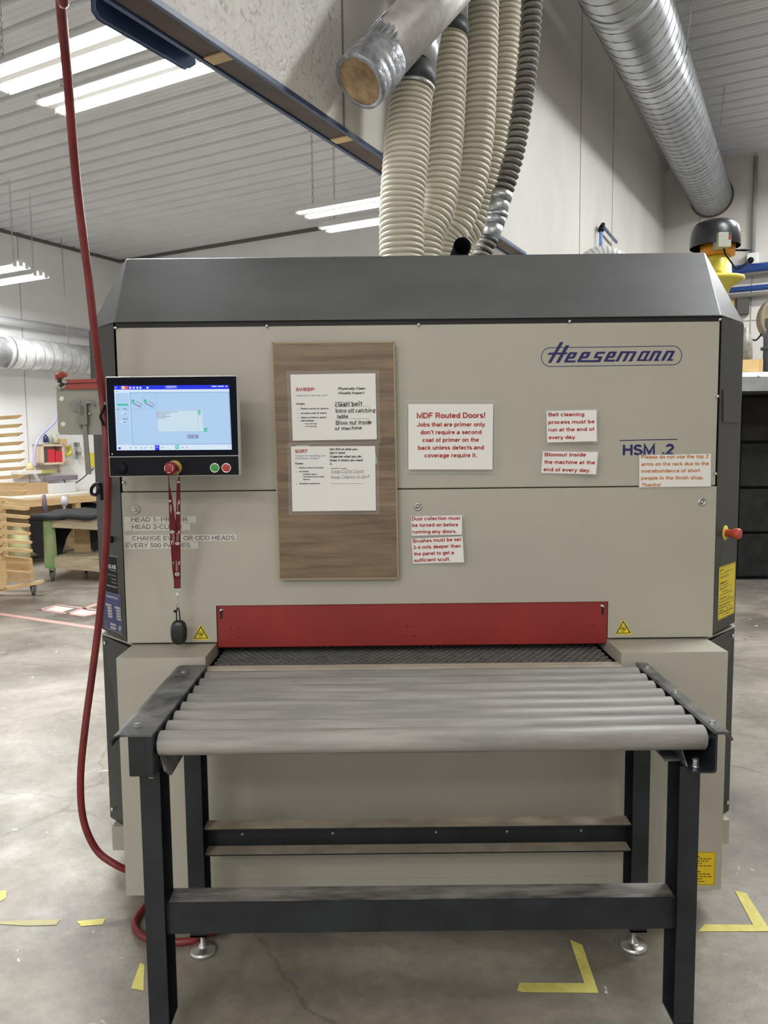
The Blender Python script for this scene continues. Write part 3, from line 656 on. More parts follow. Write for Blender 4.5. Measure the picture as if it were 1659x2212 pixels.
# labels on left wing
c9 = lambda x, y: (200 + x / 10.056, 1180 + y / 10.056)
def wtext(mb, s_, p0, p1, cap, sgn, mi, bold=.02, off=.0012):
    a, n = onwing(*p0, sgn); c_, n = onwing(*p1, sgn); text(mb, s_, a, c_, cap, n=n, mi=mi, bold=bold, off=off)
b = MB(); wingquad(b, [c9(*p) for p in ((200, 170), (545, 235), (578, 1052), (215, 960))], -1, .0008)
for q in (((200, 170), (545, 235)), ((545, 235), (578, 1052))): wingstrip(b, [c9(*p) for p in q], .0012, -1, .001, 1)
wtext(b, 'LES KE', c9(300, 462), c9(520, 500), .013, -1, 1, .03)
for x0, y0, x1, y1, t in ((380, 508, 520, 545, 1.2), (320, 598, 400, 625, 1), (415, 622, 525, 655, 1), (412, 700, 525, 735, 1), (420, 775, 530, 810, 1), (300, 835, 540, 900, 1.8)):
    wingstrip(b, [c9(x0, y0), c9(x1, y1)], .0022 * t, -1, .0012, 2)
b.build('black_dealer_label', [BLACKP, PAPER, GREY], MAC)
b = MB(); wingquad(b, [c9(*p) for p in ((235, 965), (610, 1075), (650, 1910), (262, 1760))], -1, .0009)
for q in (((235, 965), (610, 1075)), ((610, 1075), (650, 1910)), ((650, 1910), (262, 1760))): wingstrip(b, [c9(*p) for p in q], .0014, -1, .0011, 1)
wtext(b, 'Heesemann', c9(300, 1100), c9(565, 1165), .012, -1, 1, .02)
for k in range(5):
    wingquad(b, [c9(x + 6 * k + (30 if (k and x < 300) else 0), y + 62 * k) for x, y in ((290, 1232), (415, 1265), (418, 1312), (292, 1280))] if k == 0 else
             [c9(x + 6 * k, y + 62 * k) for x, y in ((322, 1240), (415, 1265), (415, 1312), (322, 1290))], -1, .0013, 1)
    wingquad(b, [c9(x + 5 * k, y + 62 * k) for x, y in (((485, 1295), (612, 1332), (612, 1378), (485, 1345)) if k == 0 else ((515, 1305), (608, 1330), (608, 1376), (515, 1352)))], -1, .0013, 1)
for k in range(2): wingquad(b, [c9(x + 3 * k, y + 75 * k) for x, y in ((390, 1655), (515, 1695), (517, 1745), (392, 1705))], -1, .0013, 1)
for gx, gy, gr, mi_ in ((302, 1678, 30, 1),): wingstrip(b, [c9(gx + gr * math.cos(a * .52), gy + 58 * math.sin(a * .52)) for a in range(12)], .0012, -1, .0013, mi_, True)
wingquad(b, [c9(600 + 28 * math.cos(a * .52), 1785 + 62 * math.sin(a * .52)) for a in range(12)], -1, .0014, 2)
for k in range(3): wingstrip(b, [c9(330 + 10 * k, 1170 + 28 * k), c9(560, 1230 + 28 * k)], .0008, -1, .0012, 3)
b.build('blue_type_plate', [mat('blue_plate', (.035, .04, .16), .4), mat('plate_silver', (.42, .42, .44), .4), mat('mint_dot', (.25, .5, .35), .5), mat('pale_blue_ink', (.12, .13, .32), .5)], MAC)
# bottom right yellow label on cabinet
c3 = lambda x, y: (1100 + x / 2.9678, 1750 + y / 2.9678)
YC = CY0 - .0006
b = MB(); b.add([at(*c3(*p), YC) for p in ((1120, 268), (1328, 268), (1318, 482), (1115, 478))], [(0, 1, 2, 3)], 0)
b.strip([at(*c3(*p), YC - .0004) for p in ((1126, 272), (1322, 272), (1312, 477), (1120, 474))], .0015, (0, -1, 0), 1, True)
for k, (x1, y) in enumerate(((1225, 298), (1300, 312), (1280, 327), (1240, 342), (1302, 358), (1228, 394), (1292, 410), (1303, 426), (1240, 441), (1256, 457))):
    n_ = 6; x0 = 1130
    for j in range(n_):
        b.strip([at(*c3(x0 + (x1 - x0) * j / n_, y), YC - .0005), at(*c3(x0 + (x1 - x0) * (j + .8) / n_, y), YC - .0005)], .0035 if k in (0, 5) else .0025, (0, -1, 0), 1)
b.build('yellow_manual_label', [mat('deep_yellow_label', (.80, .55, .01), .45), INKK], MAC)
# emergency stop on right wing
p, n = onwing(1566, 1151, 1)
es = MB(); es.lathe(p, n, [(0, .026), (.003, .026), (.0031, .002)], 28); ring = es.build('emergency_stop_collar', YELP, MAC)
es = MB(); es.lathe(p, n, [(.003, .013), (.024, .013), (.026, .016), (.030, .0185), (.046, .0185), (.052, .016), (.054, .010), (.0545, .001)], 24)
es.build('emergency_stop_button', mat('coral_red_button', (.50, .07, .04), .4), ring)
# small knob and strap on left wing
p, n = onwing(242, 1165, -1); es = MB(); es.lathe(p, n, [(0, .012), (.004, .012), (.012, .009), (.0125, .001)], 16); es.build('plug_cap', BLACKP, MAC)
# ------------------------------------------------------------------ hoses, ducts and stubs above the machine
def ribhose(cl, rad, pitch, depth=.006, n=28, sub=8, sharp=.8):
    """corrugated tube around a smooth centre line"""
    pts = spline(cl, 24); D = [0]
    for i in range(1, len(pts)): D.append(D[-1] + (pts[i] - pts[i - 1]).length)
    tot = D[-1]; N = int(tot / pitch * sub); out = []; rr = []; hi = []; j = 0
    for i in range(N + 1):
        d = tot * i / N
        while j < len(D) - 2 and D[j + 1] < d: j += 1
        t = (d - D[j]) / max(1e-9, D[j + 1] - D[j]); out.append(pts[j].lerp(pts[j + 1], t))
        f = d / tot; k = f * (len(rad) - 1); i0 = min(int(k), len(rad) - 2); r = rad[i0] + (rad[i0 + 1] - rad[i0]) * (k - i0)
        ph = abs(math.sin(math.pi * d / pitch))
        rr.append(r - depth * (1 - ph ** sharp)); hi.append(ph)
    mb = MB(); mb.tube(out, rr, n)
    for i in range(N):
        if (hi[i] + hi[i + 1]) / 2 < .55:  # groove segments take the shaded second material
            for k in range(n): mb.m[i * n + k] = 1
    return mb
ZTOP = TZ
def hose(name, pix, Y0, Y1, rad, pitch, label, m, group=None, depth=.006, cuffs=True):
    n_ = len(pix); cl = []
    for i, (x, y) in enumerate(pix): cl.append(at(x, y, Y0 + (Y1 - Y0) * i / (n_ - 1)))
    base = Vector((cl[0].x - (cl[1].x - cl[0].x) * .1, cl[0].y, ZTOP - .01)); cl = [base] + cl if cl[0].z > ZTOP else cl
    t = thing(name, cl[0], label, 'hose', group)
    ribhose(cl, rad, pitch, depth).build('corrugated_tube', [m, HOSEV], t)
    c = MB(); c.lathe(cl[0] + Vector((0, 0, .011)), (0, 0, 1), [(0, rad[0] + .012), (.012, rad[0] + .012), (.014, rad[0] + .002)], 28); c.build('flange_ring', STEEL, t)
    return t, cl
GH = None
t1, cl1 = hose('extraction_hose', [(868, 530), (868, 450), (876, 350), (882, 270), (893, 172)], 3.25, 3.3, [.094, .093, .095, .086], .022, 'leftmost and widest cream ribbed extraction hose, ending under the foil duct', HOSEC, depth=.010)
c = MB(); a = cl1[-1]; d = (cl1[-1] - cl1[-2]).normalized()
c.cyl(a - d * .03, a + d * .05, .090, n=28); c.build('rubber_cuff', CUFF, t1)
c = MB(); c.cyl(a - d * .045, a - d * .03, .093, n=28); c.build('hose_clamp', STEEL, t1)
p2 = at(912, 60, 3.38); c = MB(); c.cyl(a + d * .04, p2, .084, n=28); c.build('metal_stub', GALV, t1)
t2, cl2 = hose('extraction_hose', [(915, 525), (943, 440), (960, 310), (968, 180), (972, 75)], 3.55, 3.65, [.089, .089, .084, .082], .026, 'second cream ribbed extraction hose from the left, with dark cuff and metal stub on top', HOSEC, depth=.011)
a = cl2[-1]; d = (cl2[-1] - cl2[-2]).normalized()
c = MB(); c.cyl(a - d * .02, a + d * .05, .083, n=28); c.build('rubber_cuff', CUFF, t2)
c = MB(); c.cyl(a + d * .04, a + d * .75, .077, n=28); c.build('metal_stub', GALV, t2)
t3, _ = hose('extraction_hose', [(955, 535), (985, 480), (1012, 400), (1028, 300), (1036, 150), (1040, -20), (1042, -150)], 3.9, 3.9, [.089, .089, .088, .086, .086], .027, 'third cream ribbed extraction hose from the left, bending left at its foot', HOSEC, depth=.011)
t4, _ = hose('extraction_hose', [(990, 535), (1028, 480), (1046, 420), (1070, 300), (1088, 150), (1096, 0), (1100, -120)], 4.1, 4.15, [.073, .075, .079, .080, .080], .027, 'fourth cream ribbed extraction hose, beside the dark one', HOSEC, depth=.011)
t5, cl5 = hose('thin_extraction_hose', [(1078, 430), (1095, 380), (1115, 300), (1138, 150), (1149, 0), (1153, -150)], 3.75, 3.8, [.048, .048, .049], .0235, 'thin dark brown ribbed hose, rightmost of the bundle, with metal coupling', HOSED)
# that hose ends in a metal coupling: rebuild its lower end as couplings
for ch in list(t5.children):
    bpy.data.objects.remove(ch)
cl = [at(x, y, 3.75) for x, y in ((1083, 425), (1100, 372), (1117, 300), (1138, 150), (1149, 0), (1153, -150))]
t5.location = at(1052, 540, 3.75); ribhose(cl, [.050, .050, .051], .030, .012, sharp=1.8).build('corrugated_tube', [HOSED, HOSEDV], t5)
def seg(a, b_, ra, rb, m, nm):
    c = MB(); c.cyl(at(*a, 3.75), at(*b_, 3.75), ra, rb, 24); c.build(nm, m, t5)
seg((1086, 415), (1081, 432), .051, .051, STEEL, 'hose_clamp'); seg((1081, 428), (1075, 462), .047, .047, GALV, 'metal_coupling'); seg((1075, 460), (1074, 468), .050, .050, GALV, 'metal_ring')
seg((1074, 466), (1068, 486), .046, .046, TAPEM, 'taped_joint'); seg((1069, 484), (1058, 516), .045, .040, GALV, 'metal_coupling'); seg((1058, 514), (1055, 522), .043, .043, CUFF, 'rubber_cuff')
cl = [at(1056, 519, 3.75), at(1050, 532, 3.75), at(1042, 548, 3.75)]; cl.append(cl[-1] + Vector((-.01, 0, -.05)))
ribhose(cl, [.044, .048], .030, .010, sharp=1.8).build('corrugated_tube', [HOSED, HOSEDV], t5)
# black pipe stub facing the camera
b = MB(); p = at(998.5, 528, 3.0)
b.lathe(p + Vector((0, .18, -.01)), (0, -1, .02), [(0, .034), (.18, .034), (.18, .031), (.02, .030), (.02, .001)], 28)
b.cyl(p + Vector((0, .17, -.01)), (p.x, p.y + .17, ZTOP), .034)
tag(b.build('pipe_stub', BLACKP), 'short black pipe stub with open round end on top of the machine', 'pipe')
# white flexible duct hump at the back of the machine
b = MB(); arc = []
for k in range(25):
    an = math.pi * k / 24; q = at(1303 - 38 * math.cos(an), 574 - 30 * math.sin(an), 3.85)
    arc.append(q)
arc = [Vector((arc[0].x, 3.85, ZTOP + .02))] + arc + [Vector((arc[-1].x, 3.85, ZTOP + .02))]
r_ = []
N = len(spline(arc, 6))
for i in range(N): r_.append(.058 - (.006 if i % 10 < 2 else 0))
b.tube([q + Vector((0, 0, -.03)) for q in spline(arc, 6)], r_, 24)
tag(b.build('flexible_duct', mat('white_flex_duct', (.66, .66, .64), .35)), 'short white ribbed duct arching behind the machine top', 'duct')
# blue air pipe with elbow on the partition
def c10(x, y): return (1200 + x / 8.295, 440 + y / 8.295)
ap = thing('air_pipe', aw(*c10(830, 900), -1.6), 'small blue air pipe with black elbow on the partition wall', 'pipe')
b = MB(); b.cyl(aw(*c10(808, 900), -1.6), aw(*c10(818, 440), -1.6), .016); b.build('vertical_pipe', LBLUE, ap)
b = MB(); b.cyl(aw(*c10(815, 500), -1.6), aw(*c10(818, 430), -1.6), .025); b.cyl(aw(*c10(818, 430), -1.6), aw(*c10(850, 375), -1.6), .020); b.build('elbow', BLACKP, ap)
b = MB(); b.cyl(aw(*c10(850, 400), -1.6), aw(*c10(1090, 690), -1.6), .015); b.build('sloping_pipe', mat('slate_blue_pipe', (.16, .19, .30), .4), ap)
# foil-wrapped duct with wooden plug
fd = thing('foil_duct', at(775, 180, 3.3), 'foil wrapped round duct with taped end and wooden plug above the hoses', 'duct')
A = at(778, 176, 3.0); B = at(1000, -66, 3.35); d = (B - A).normalized()
b = MB(); b.cyl(A + d * .02, B + d * .35, .100, .104, n=40); b.build('duct_wall', FOIL, fd)
pr = []; 
random.seed(3)
for k in range(16): pr.append((-.005 + k * .011, .103 + random.uniform(0, .004)))
b = MB(); b._lathe2(A, d, [(-.005, .088)] + pr, 40, 0, True); b.build('tape_wrap', TAPEM, fd)
hx_ = d.cross(Vector((0, 0, 1))).normalized(); hy_ = d.cross(hx_)
for a_c, l0, l1 in ((-95, .14, .27), (-60, .15, .21), (-130, .15, .24), (-25, .15, .19)):
    V = []; F = []; nn = 7
    for k in range(nn + 1):
        an = R(a_c - 16 + 32 * k / nn); rr_ = .1045 + random.uniform(0, .006)
        e1 = A + d * (l0 - .02) + (hx_ * math.cos(an) + hy_ * math.sin(an)) * .1055; e2 = A + d * (l1 + random.uniform(-.035, .02)) + (hx_ * math.cos(an) + hy_ * math.sin(an)) * rr_
        V += [e1, e2]
    for k in range(nn): F.append((2 * k, 2 * k + 1, 2 * k + 3, 2 * k + 2))
    tf = MB(); tf.add(V, F, 0); tf.build('torn_tape', TAPEM, fd, solid=.0015)
b = MB(); b._lathe2(A, d, [(.004, .001), (-.002, .075), (-.003, .089), (.01, .09)], 36, 0, False); b.build('wooden_plug', MDFEND, fd)
# big spiral duct of the right bay
SEAM = mat('duct_seam', (.22, .22, .23), .5, .3)
def spiral_duct(P0, P1, r, pitch, name, label, m, ring_ends=True, n=40):
    t = thing(name, P0, label, 'duct')
    ax = (P1 - P0); L = ax.length; ax.normalize()
    b = MB(); b.cyl(P0, P1, r, n=n, caps=False); b.build('duct_wall', m, t, solid=.002)
    hx = ax.cross(Vector((0, 0, 1))).normalized(); hy = ax.cross(hx)
    pts = []; N = int(L / pitch * 20)
    for i in range(N):
        an = 2 * math.pi * i / 20; pts.append(P0 + ax * (L * i / N) + (hx * math.cos(an) + hy * math.sin(an)) * (r + .001))
    s = MB(); s.tube(pts, .005, 4); s.build('spiral_seam', SEAM, t)
    return t, ax
P0 = rw(-1.035, 5.2, 4.372) ; P1 = rw(-1.06, 11.28, 4.74)
t, ax = spiral_duct(P0 - (P1 - P0) * .6, P1, .247, .14, 'spiral_duct', 'large galvanised spiral duct running into the back wall at top right', GALV)
b = MB(); q = P0 - ax * .10
b.cyl(q - ax * .05, q + ax * .05, .256, n=40); b.build('joint_band', GALV, t)
for q in (P0 + ax * 1.1, P0 + ax * 3.8):
    pts = [q + (ax.cross(Vector((0, 0, 1))).normalized() * math.cos(a * .314) + Vector((0, 0, 1)) * math.sin(a * .314)) * .254 for a in range(11, 21)]
    s = MB(); s.tube(pts, .004, 5); s.tube([pts[-1], pts[-1] + Vector((.05, 0, 5.2 - pts[-1].z))], .004, 5); s.tube([pts[0], pts[0] + Vector((-.02, 0, 5.2 - pts[0].z))], .004, 5); s.build('hanger_wire', STEEL, t)
b = MB(); b._lathe2(rw(-1.06, 11.29, 4.74), rw(0, -1, 0), [(0, .249), (.01, .258), (.012, .262), (0, .268)], 40, 0, True); tag(b.build('wall_collar', mat('rusty_collar', (.22, .14, .10), .7, var=.3, vscale=12)), 'brown ragged collar where the big duct enters the back wall', 'collar')
# ------------------------------------------------------------------ board and notices on the machine
BY = 2.545
bp_ = [(588, 741), (851, 739), (860, 1249), (604, 1251)]
q = [at(x, y, BY) for x, y in bp_]
b = MB(); b.prism(q, (0, .019, 0)); tag(b.build('wood_board', BOARDM, bevel=.002), 'tall walnut-grain board standing against the machine front, two notices on it', 'board')
bo = bpy.data.objects['wood_board']
e = MB()
for i in range(4):
    a, c_ = q[i], q[(i + 1) % 4]; e.strip([a + Vector((0, -.0007, 0)), c_ + Vector((0, -.0007, 0))], .005, (0, -1, 0))
e.build('edge_banding', mat('pale_edge_banding', (.36, .27, .16), .5), bo)
def notice(name, label, corners, Y, lines, conv, mats, lam=(.012, .012), curl=None, rules=(), th=.0006, cat='notice', group=None, dots=()):
    """laminated sheet: paper with writing, clear laminate margin; curl(s,t) gives how far it stands off"""
    cor = [at(*conv(*c_), Y) for c_ in corners]
    tl, tr, br, bl = cor
    cen = (tl + tr + br + bl) / 4
    t = thing(name, Vector((cen.x, Y, min(v.z for v in cor))), label, cat, group)
    W_ = (tr - tl).length; H_ = (tl - bl).length
    ux = (tr - tl).normalized(); uz = (tl - bl).normalized()
    def st(v): return ((v - tl).dot(ux) / W_, (tl - v).dot(uz) / H_)
    def disp(v):
        if not curl: return v
        s_, t_ = st(v); return v + Vector((0, -curl(s_, t_), 0))
    def grid(ex, ez, nx=10, nz=10):
        V = []; F = []
        for j in range(nz + 1):
            for i in range(nx + 1):
                s_ = -ex / W_ + (1 + 2 * ex / W_) * i / nx; t_ = -ez / H_ + (1 + 2 * ez / H_) * j / nz
                v = tl.lerp(tr, s_).lerp(bl.lerp(br, s_), t_); V.append(disp(v))
        for j in range(nz):
            for i in range(nx): F.append((j * (nx + 1) + i, (j + 1) * (nx + 1) + i, (j + 1) * (nx + 1) + i + 1, j * (nx + 1) + i + 1))
        return V, F
    V, F = grid(0, 0); p = MB(); p.add(V, F, 0, True)
    for ln in lines:
        s_, a, c_, cap, mi = ln[:5]; kw = ln[5] if len(ln) > 5 else {}
        p0 = at(*conv(*a), Y); p1 = at(*conv(*c_), Y)
        sc = (tr - tl).length / math.dist(conv(*corners[0]), conv(*corners[1]))
        px_unit = math.dist(conv(0, 0), conv(1, 0))
        k0 = len(p.v); text(p, s_, p0, p1, cap * px_unit * sc, mi=mi, **kw)
        for i in range(k0, len(p.v)): p.v[i] = disp(p.v[i])
    for (a, c_, wd_, mi) in rules:
        k0 = len(p.v); p.strip([at(*conv(*a), Y - .0006), at(*conv(*c_), Y - .0006)], wd_, (0, -1, 0), mi)
        for i in range(k0, len(p.v)): p.v[i] = disp(p.v[i])
    for (x, y, r_, mi) in dots:
        k0 = len(p.v); p.add([at(*conv(x + r_ * math.cos(a * .785), y + r_ * math.sin(a * .785)), Y - .0007) for a in range(8)], [list(range(8))], mi)
        for i in range(k0, len(p.v)): p.v[i] = disp(p.v[i])
    p.build('paper', mats, t)
    if lam:
        V, F = grid(*lam); l = MB(); l.add([v + Vector((0, .0006, 0)) for v in V], F, 0, True); l.build('laminate_margin', LAMIN, t)
    return t
c5 = lambda x, y: (580 + x / 3.318, 730 + y / 3.318)
c11 = lambda x, y: (620 + x / 7.133, 800 + y / 7.133)
BI = dict(bold=.022, shear=.22); HW = dict(bold=.014, rough=.10); HW2 = dict(bold=.002, rough=.12, shear=.15); SM = dict(bold=.018)
notice('laminated_notice', 'laminated sheet headed SWEEP, upper of two on the wooden board', [(52, 66), (1362, 46), (1384, 1062), (92, 1084)], BY - .004,
       [('SWEEP', (138, 322), (424, 318), 50, 1, dict(bold=.03)), ('"Neatness is the key word"', (140, 404), (634, 396), 26, 3, dict(shear=.25, bold=.008)),
        ('Goals:', (145, 532), (280, 530), 30, 2, SM), ('Reduce errors & defects', (212, 602), (642, 600), 24, 2, SM), ('Increase ease & safety', (214, 672), (612, 669), 24, 2, SM),
        ('Make problems easily', (216, 740), (608, 736), 24, 2, SM), ('identifiable', (216, 788), (420, 787), 24, 2, SM), ('From 50 feet', (282, 832), (464, 831), 18, 2, SM), ('In 5 seconds', (282, 872), (462, 870), 18, 2, SM),
        ('Physically Clean', (784, 300), (1206, 297), 36, 2, BI), ('Visually Inspect', (790, 368), (1194, 365), 36, 2, BI), ('Examples in my area:', (740, 500), (1000, 498), 14, 2, SM),
        ('clean belt', (742, 566), (1165, 545), 72, 2, HW), ('blow off catching', (750, 652), (1362, 645), 60, 2, HW), ('table', (768, 744), (945, 738), 60, 2, HW), ('Blow out inside', (752, 838), (1305, 826), 62, 2, HW), ('of machine', (738, 924), (1155, 912), 56, 2, HW)],
       c11, [PAPER, INKR, INKK, INKBL, INKG], curl=lambda s, t: .002 + .003 * t, dots=((168, 598, 6, 2), (170, 664, 6, 2), (172, 732, 6, 2)),
       rules=(((750, 562), (1280, 556), .0007, 4), ((750, 655), (1280, 650), .0007, 4), ((750, 748), (1280, 742), .0007, 4), ((750, 842), (1280, 836), .0007, 4)))
notice('laminated_notice', 'laminated sheet headed SORT, lower of two on the wooden board', [(62, 1172), (1358, 1166), (1370, 2158), (86, 2172)], BY - .004,
       [('SORT', (124, 1272), (322, 1270), 50, 1, dict(bold=.035)), ('"A place for everything, and', (124, 1328), (598, 1326), 26, 3, dict(shear=.25, bold=.008)), ('everything in its place"', (124, 1368), (512, 1366), 26, 3, dict(shear=.25, bold=.008)),
        ('Goals:', (126, 1450), (255, 1449), 30, 2, SM), ('Reduce time & motion', (188, 1510), (565, 1509), 22, 2, SM), ('Increase:', (190, 1568), (338, 1567), 22, 2, SM), ('Usable space', (250, 1608), (468, 1607), 20, 2, SM),
        ('Smoothness & Ease', (250, 1648), (576, 1647), 20, 2, SM), ('Safety', (250, 1690), (354, 1689), 20, 2, SM), ('Simplify inspection', (192, 1754), (512, 1752), 22, 2, SM),
        ('Get Rid of what you', (656, 1232), (1086, 1230), 34, 2, BI), ("don't need.", (658, 1288), (900, 1286), 34, 2, BI), ('Organize what you do.', (660, 1344), (1152, 1342), 34, 2, BI), ('Keep it where you need', (660, 1402), (1170, 1400), 34, 2, BI), ('it.', (660, 1458), (702, 1457), 34, 2, BI),
        ('Examples in my area:', (680, 1518), (925, 1516), 14, 2, SM), ('Keep Clutter Down', (684, 1585), (1184, 1575), 56, 2, HW2), ('Keep Calipers in Spot', (684, 1672), (1276, 1655), 56, 2, HW2)],
       c11, [PAPER, INKR, INKK, INKBL, INKG], curl=lambda s, t: .002 + .002 * t, dots=((148, 1504, 6, 2), (148, 1562, 6, 2), (150, 1748, 6, 2)),
       rules=(((690, 1584), (1180, 1580), .0007, 4), ((690, 1662), (1180, 1658), .0007, 4), ((676, 1744), (1172, 1742), .0009, 4)))
for lab, pp in (('pale green tape piece at top left corner of the SORT sheet', [(135, 1155), (335, 1150), (332, 1180), (137, 1180)]), ('pale green tape piece at right edge of the SORT sheet', [(1355, 1215), (1392, 1430), (1352, 1440), (1345, 1220)])):
    b = MB(); b.prism([at(*c11(*p), BY - .0045) for p in pp], (0, .0006, 0)); tag(b.build('tape_piece', GREENT), lab, 'tape')
AR = dict(bold=.028)
notice('laminated_notice', 'largest white notice headed MDF Routed Doors in red, right of the wooden board', [(1002, 474), (1608, 474), (1600, 942), (1002, 942)], YF - .004,
       [('MDF Routed Doors!', (1062, 576), (1550, 574), 39, 1, AR), ('Jobs that are primer only', (1062, 636), (1550, 634), 30, 1, AR), ("don't require a second", (1088, 691), (1524, 689), 30, 1, AR), ('coat of primer on the', (1102, 746), (1506, 744), 30, 1, AR),
        ('back unless defects and', (1070, 801), (1540, 799), 30, 1, AR), ('coverage require it.', (1116, 856), (1490, 854), 30, 1, AR)], c5, [PAPER, INKR], curl=lambda s, t: .004 + .008 * t * t + .004 * s)
notice('small_notice', 'small notice about dust collection in red, below the middle lock', [(1022, 1279), (1382, 1268), (1384, 1406), (1026, 1418)], YF - .003,
       [('Dust collection must', (1028, 1308), (1372, 1300), 26, 1, AR), ('be turned on before', (1030, 1354), (1358, 1347), 26, 1, AR), ('running any doors.', (1032, 1401), (1346, 1395), 26, 1, AR)], c5, [PAPER, INKR], lam=(.005, .006), curl=lambda s, t: .003 + .012 * s * s)
notice('small_notice', 'small notice about setting brushes in red, lowest on the machine door', [(1024, 1440), (1386, 1417), (1397, 1602), (1036, 1618)], YF - .003,
       [('Brushes must be set', (1034, 1468), (1378, 1450), 26, 1, AR), ('3-4 mils deeper than', (1036, 1514), (1374, 1497), 26, 1, AR), ('the panel to get a', (1040, 1560), (1326, 1546), 26, 1, AR), ('sufficient scuff.', (1044, 1606), (1300, 1593), 26, 1, AR)], c5, [PAPER, INKR], lam=(.005, .006), curl=lambda s, t: .003 + .016 * s * s)
notice('small_notice', 'small notice about belt cleaning in red, under the maker emblem', [(98, 547), (441, 540), (439, 759), (100, 769)], YF - .003,
       [('Belt cleaning', (110, 585), (358, 583), 26, 1, AR), ('process must be', (110, 639), (428, 634), 26, 1, AR), ('run at the end of', (110, 692), (426, 687), 26, 1, AR), ('every day.', (110, 746), (300, 743), 26, 1, AR)], c6, [PAPER, INKR], lam=(.005, .006), curl=lambda s, t: .003 + .016 * s * s + .008 * t * t)
notice('small_notice', 'small notice about machine blowout in red, below the belt cleaning one', [(72, 830), (446, 835), (434, 990), (60, 984)], YF - .003,
       [('Blowout inside', (84, 866), (368, 867), 26, 1, AR), ('the machine at the', (80, 918), (428, 921), 26, 1, AR), ('end of every day.', (76, 970), (396, 976), 26, 1, AR)], c6, [PAPER, INKR], lam=(.005, .006), curl=lambda s, t: .003 + .022 * s * s)
notice('small_notice', 'white notice with orange lettering about the rack arms, under the model lettering', [(750, 858), (1254, 848), (1253, 1077), (750, 1085)], YF - .003,
       [('Please do not use the top 2', (763, 883), (1238, 878), 25, 1, AR), ('arms on the rack due to the', (763, 933), (1240, 928), 25, 1, AR), ('overabundance of short', (763, 981), (1180, 977), 25, 1, AR), ('people in the finish shop.', (763, 1031), (1204, 1027), 25, 1, AR), ('Thanks!', (763, 1079), (900, 1077), 25, 1, AR)], c6, [PAPER, INKO], lam=(.004, .005), curl=lambda s, t: .003)
# ------------------------------------------------------------------ control terminal
YM = 2.375
CT = thing('control_terminal', at(375, 1028, YM + .03), 'black touchscreen control terminal on a grey arm at the machine left front', 'control panel')
c7 = lambda x, y: (220 + x / 5.184, 800 + y / 5.184)
def S7(x, y, o=0.0): return at(*c7(x, y), YM - o)
x0 = S7(36, 72).x; x1 = S7(1515, 62).x; zt_ = S7(36, 72).z; zb_ = S7(90, 1195).z
b = MB(); b.box(x0, x1, YM, YM + .035, zb_, zt_); b.build('housing', BEZ, CT, bevel=.003)
zs = S7(90, 968).z
b = MB(); b.box(x0 + .003, x1 - .003, YM - .0012, YM, zs + .001, zt_ - .003); b.build('screen_bezel', BLKGLASS, CT)
b = MB(); b.box(x0 + .003, x1 - .003, YM - .0012, YM, zb_ + .003, zs - .002); bpn = b.build('button_panel', BLACKP, CT)
# screen picture
EM = [emit('screen_pale_blue', (.44, .62, .86), 1.0), emit('screen_blue_bar', (.03, .045, .78), 1.0), emit('screen_white', (.68, .80, .93), 1.0), emit('screen_line_blue', (.15, .33, .66), .9),
      emit('screen_green', (.08, .62, .40), .9), emit('screen_red', (.85, .10, .20), .9), emit('screen_box', (.58, .74, .84), 1.0), emit('screen_grey', (.27, .34, .55), .9), emit('screen_icon_white', (.8, .85, 1), 1), emit('screen_yellow', (.9, .62, .25), 1), emit('screen_dark', (.20, .27, .45), .9)]
b = MB(); LV = .0016
def sq(xa, ya, xb, yb, mi, lv=1):
    sk = lambda x, y: (x + (y - 170) * .045, y - (x - 135) * .006 + 3)
    b.add([S7(*sk(xa, yb), LV + lv * .0002), S7(*sk(xb, yb), LV + lv * .0002), S7(*sk(xb, ya), LV + lv * .0002), S7(*sk(xa, ya), LV + lv * .0002)], [(0, 1, 2, 3)], mi)
sq(135, 168, 1424, 893, 0, 0)
sq(135, 168, 1424, 214, 1); sq(135, 214, 1424, 240, 2); sq(135, 835, 1420, 893, 2); sq(138, 240, 300, 835, 2, 1)
sq(145, 250, 296, 830, 0, 2)
for a in ((313, 250, 1420, 253), (313, 250, 317, 828), (313, 825, 1420, 828), (1416, 250, 1420, 828)): sq(*a, 3, 2)
for a in ((465, 270, 467, 435), (604, 270, 606, 435), (330, 434, 600, 436)): sq(*a, 3, 2)
for ox in (0, 137):
    sq(325 + ox, 325, 358 + ox, 360, 4, 3)
    for k in range(9): sq(335 + ox + k * 10, 362 + k * 5, 352 + ox + k * 10, 372 + k * 5, 7, 3)
    for k in range(6): sq(378 + ox + k * 12, 342 + k * 8, 390 + ox + k * 12, 352 + k * 8, 7, 3); sq(350 + ox + k * 14, 385 + k * 6, 362 + ox + k * 14, 389 + k * 6, 10, 3)
sq(602, 448, 1110, 690, 6, 2)
for a in ((602, 448, 1110, 450), (602, 688, 1110, 690), (602, 448, 604, 690), (1060, 448, 1062, 690)): sq(*a, 7, 3)
for k, w_ in enumerate((235, 145, 95, 145, 95)):
    sq(602, 460 + k * 17, 610, 471 + k * 17, 5 if k < 3 else 7, 4)
    x = 612
    while x < 602 + w_: sq(x, 462 + k * 17, x + 9, 469 + k * 17, 10, 4); x += 12
for k in range(4): sq(1064, 452 + k * 13, 1094, 462 + k * 13, 4, 4)
sq(1122, 648, 1163, 690, 4, 3); sq(930, 722, 968, 765, 7, 3); sq(972, 722, 1056, 765, 7, 3)
sq(942, 730, 946, 757, 8, 4); sq(1003, 736, 1022, 740, 8, 4); sq(1003, 750, 1022, 754, 8, 4); sq(1003, 736, 1006, 754, 8, 4)
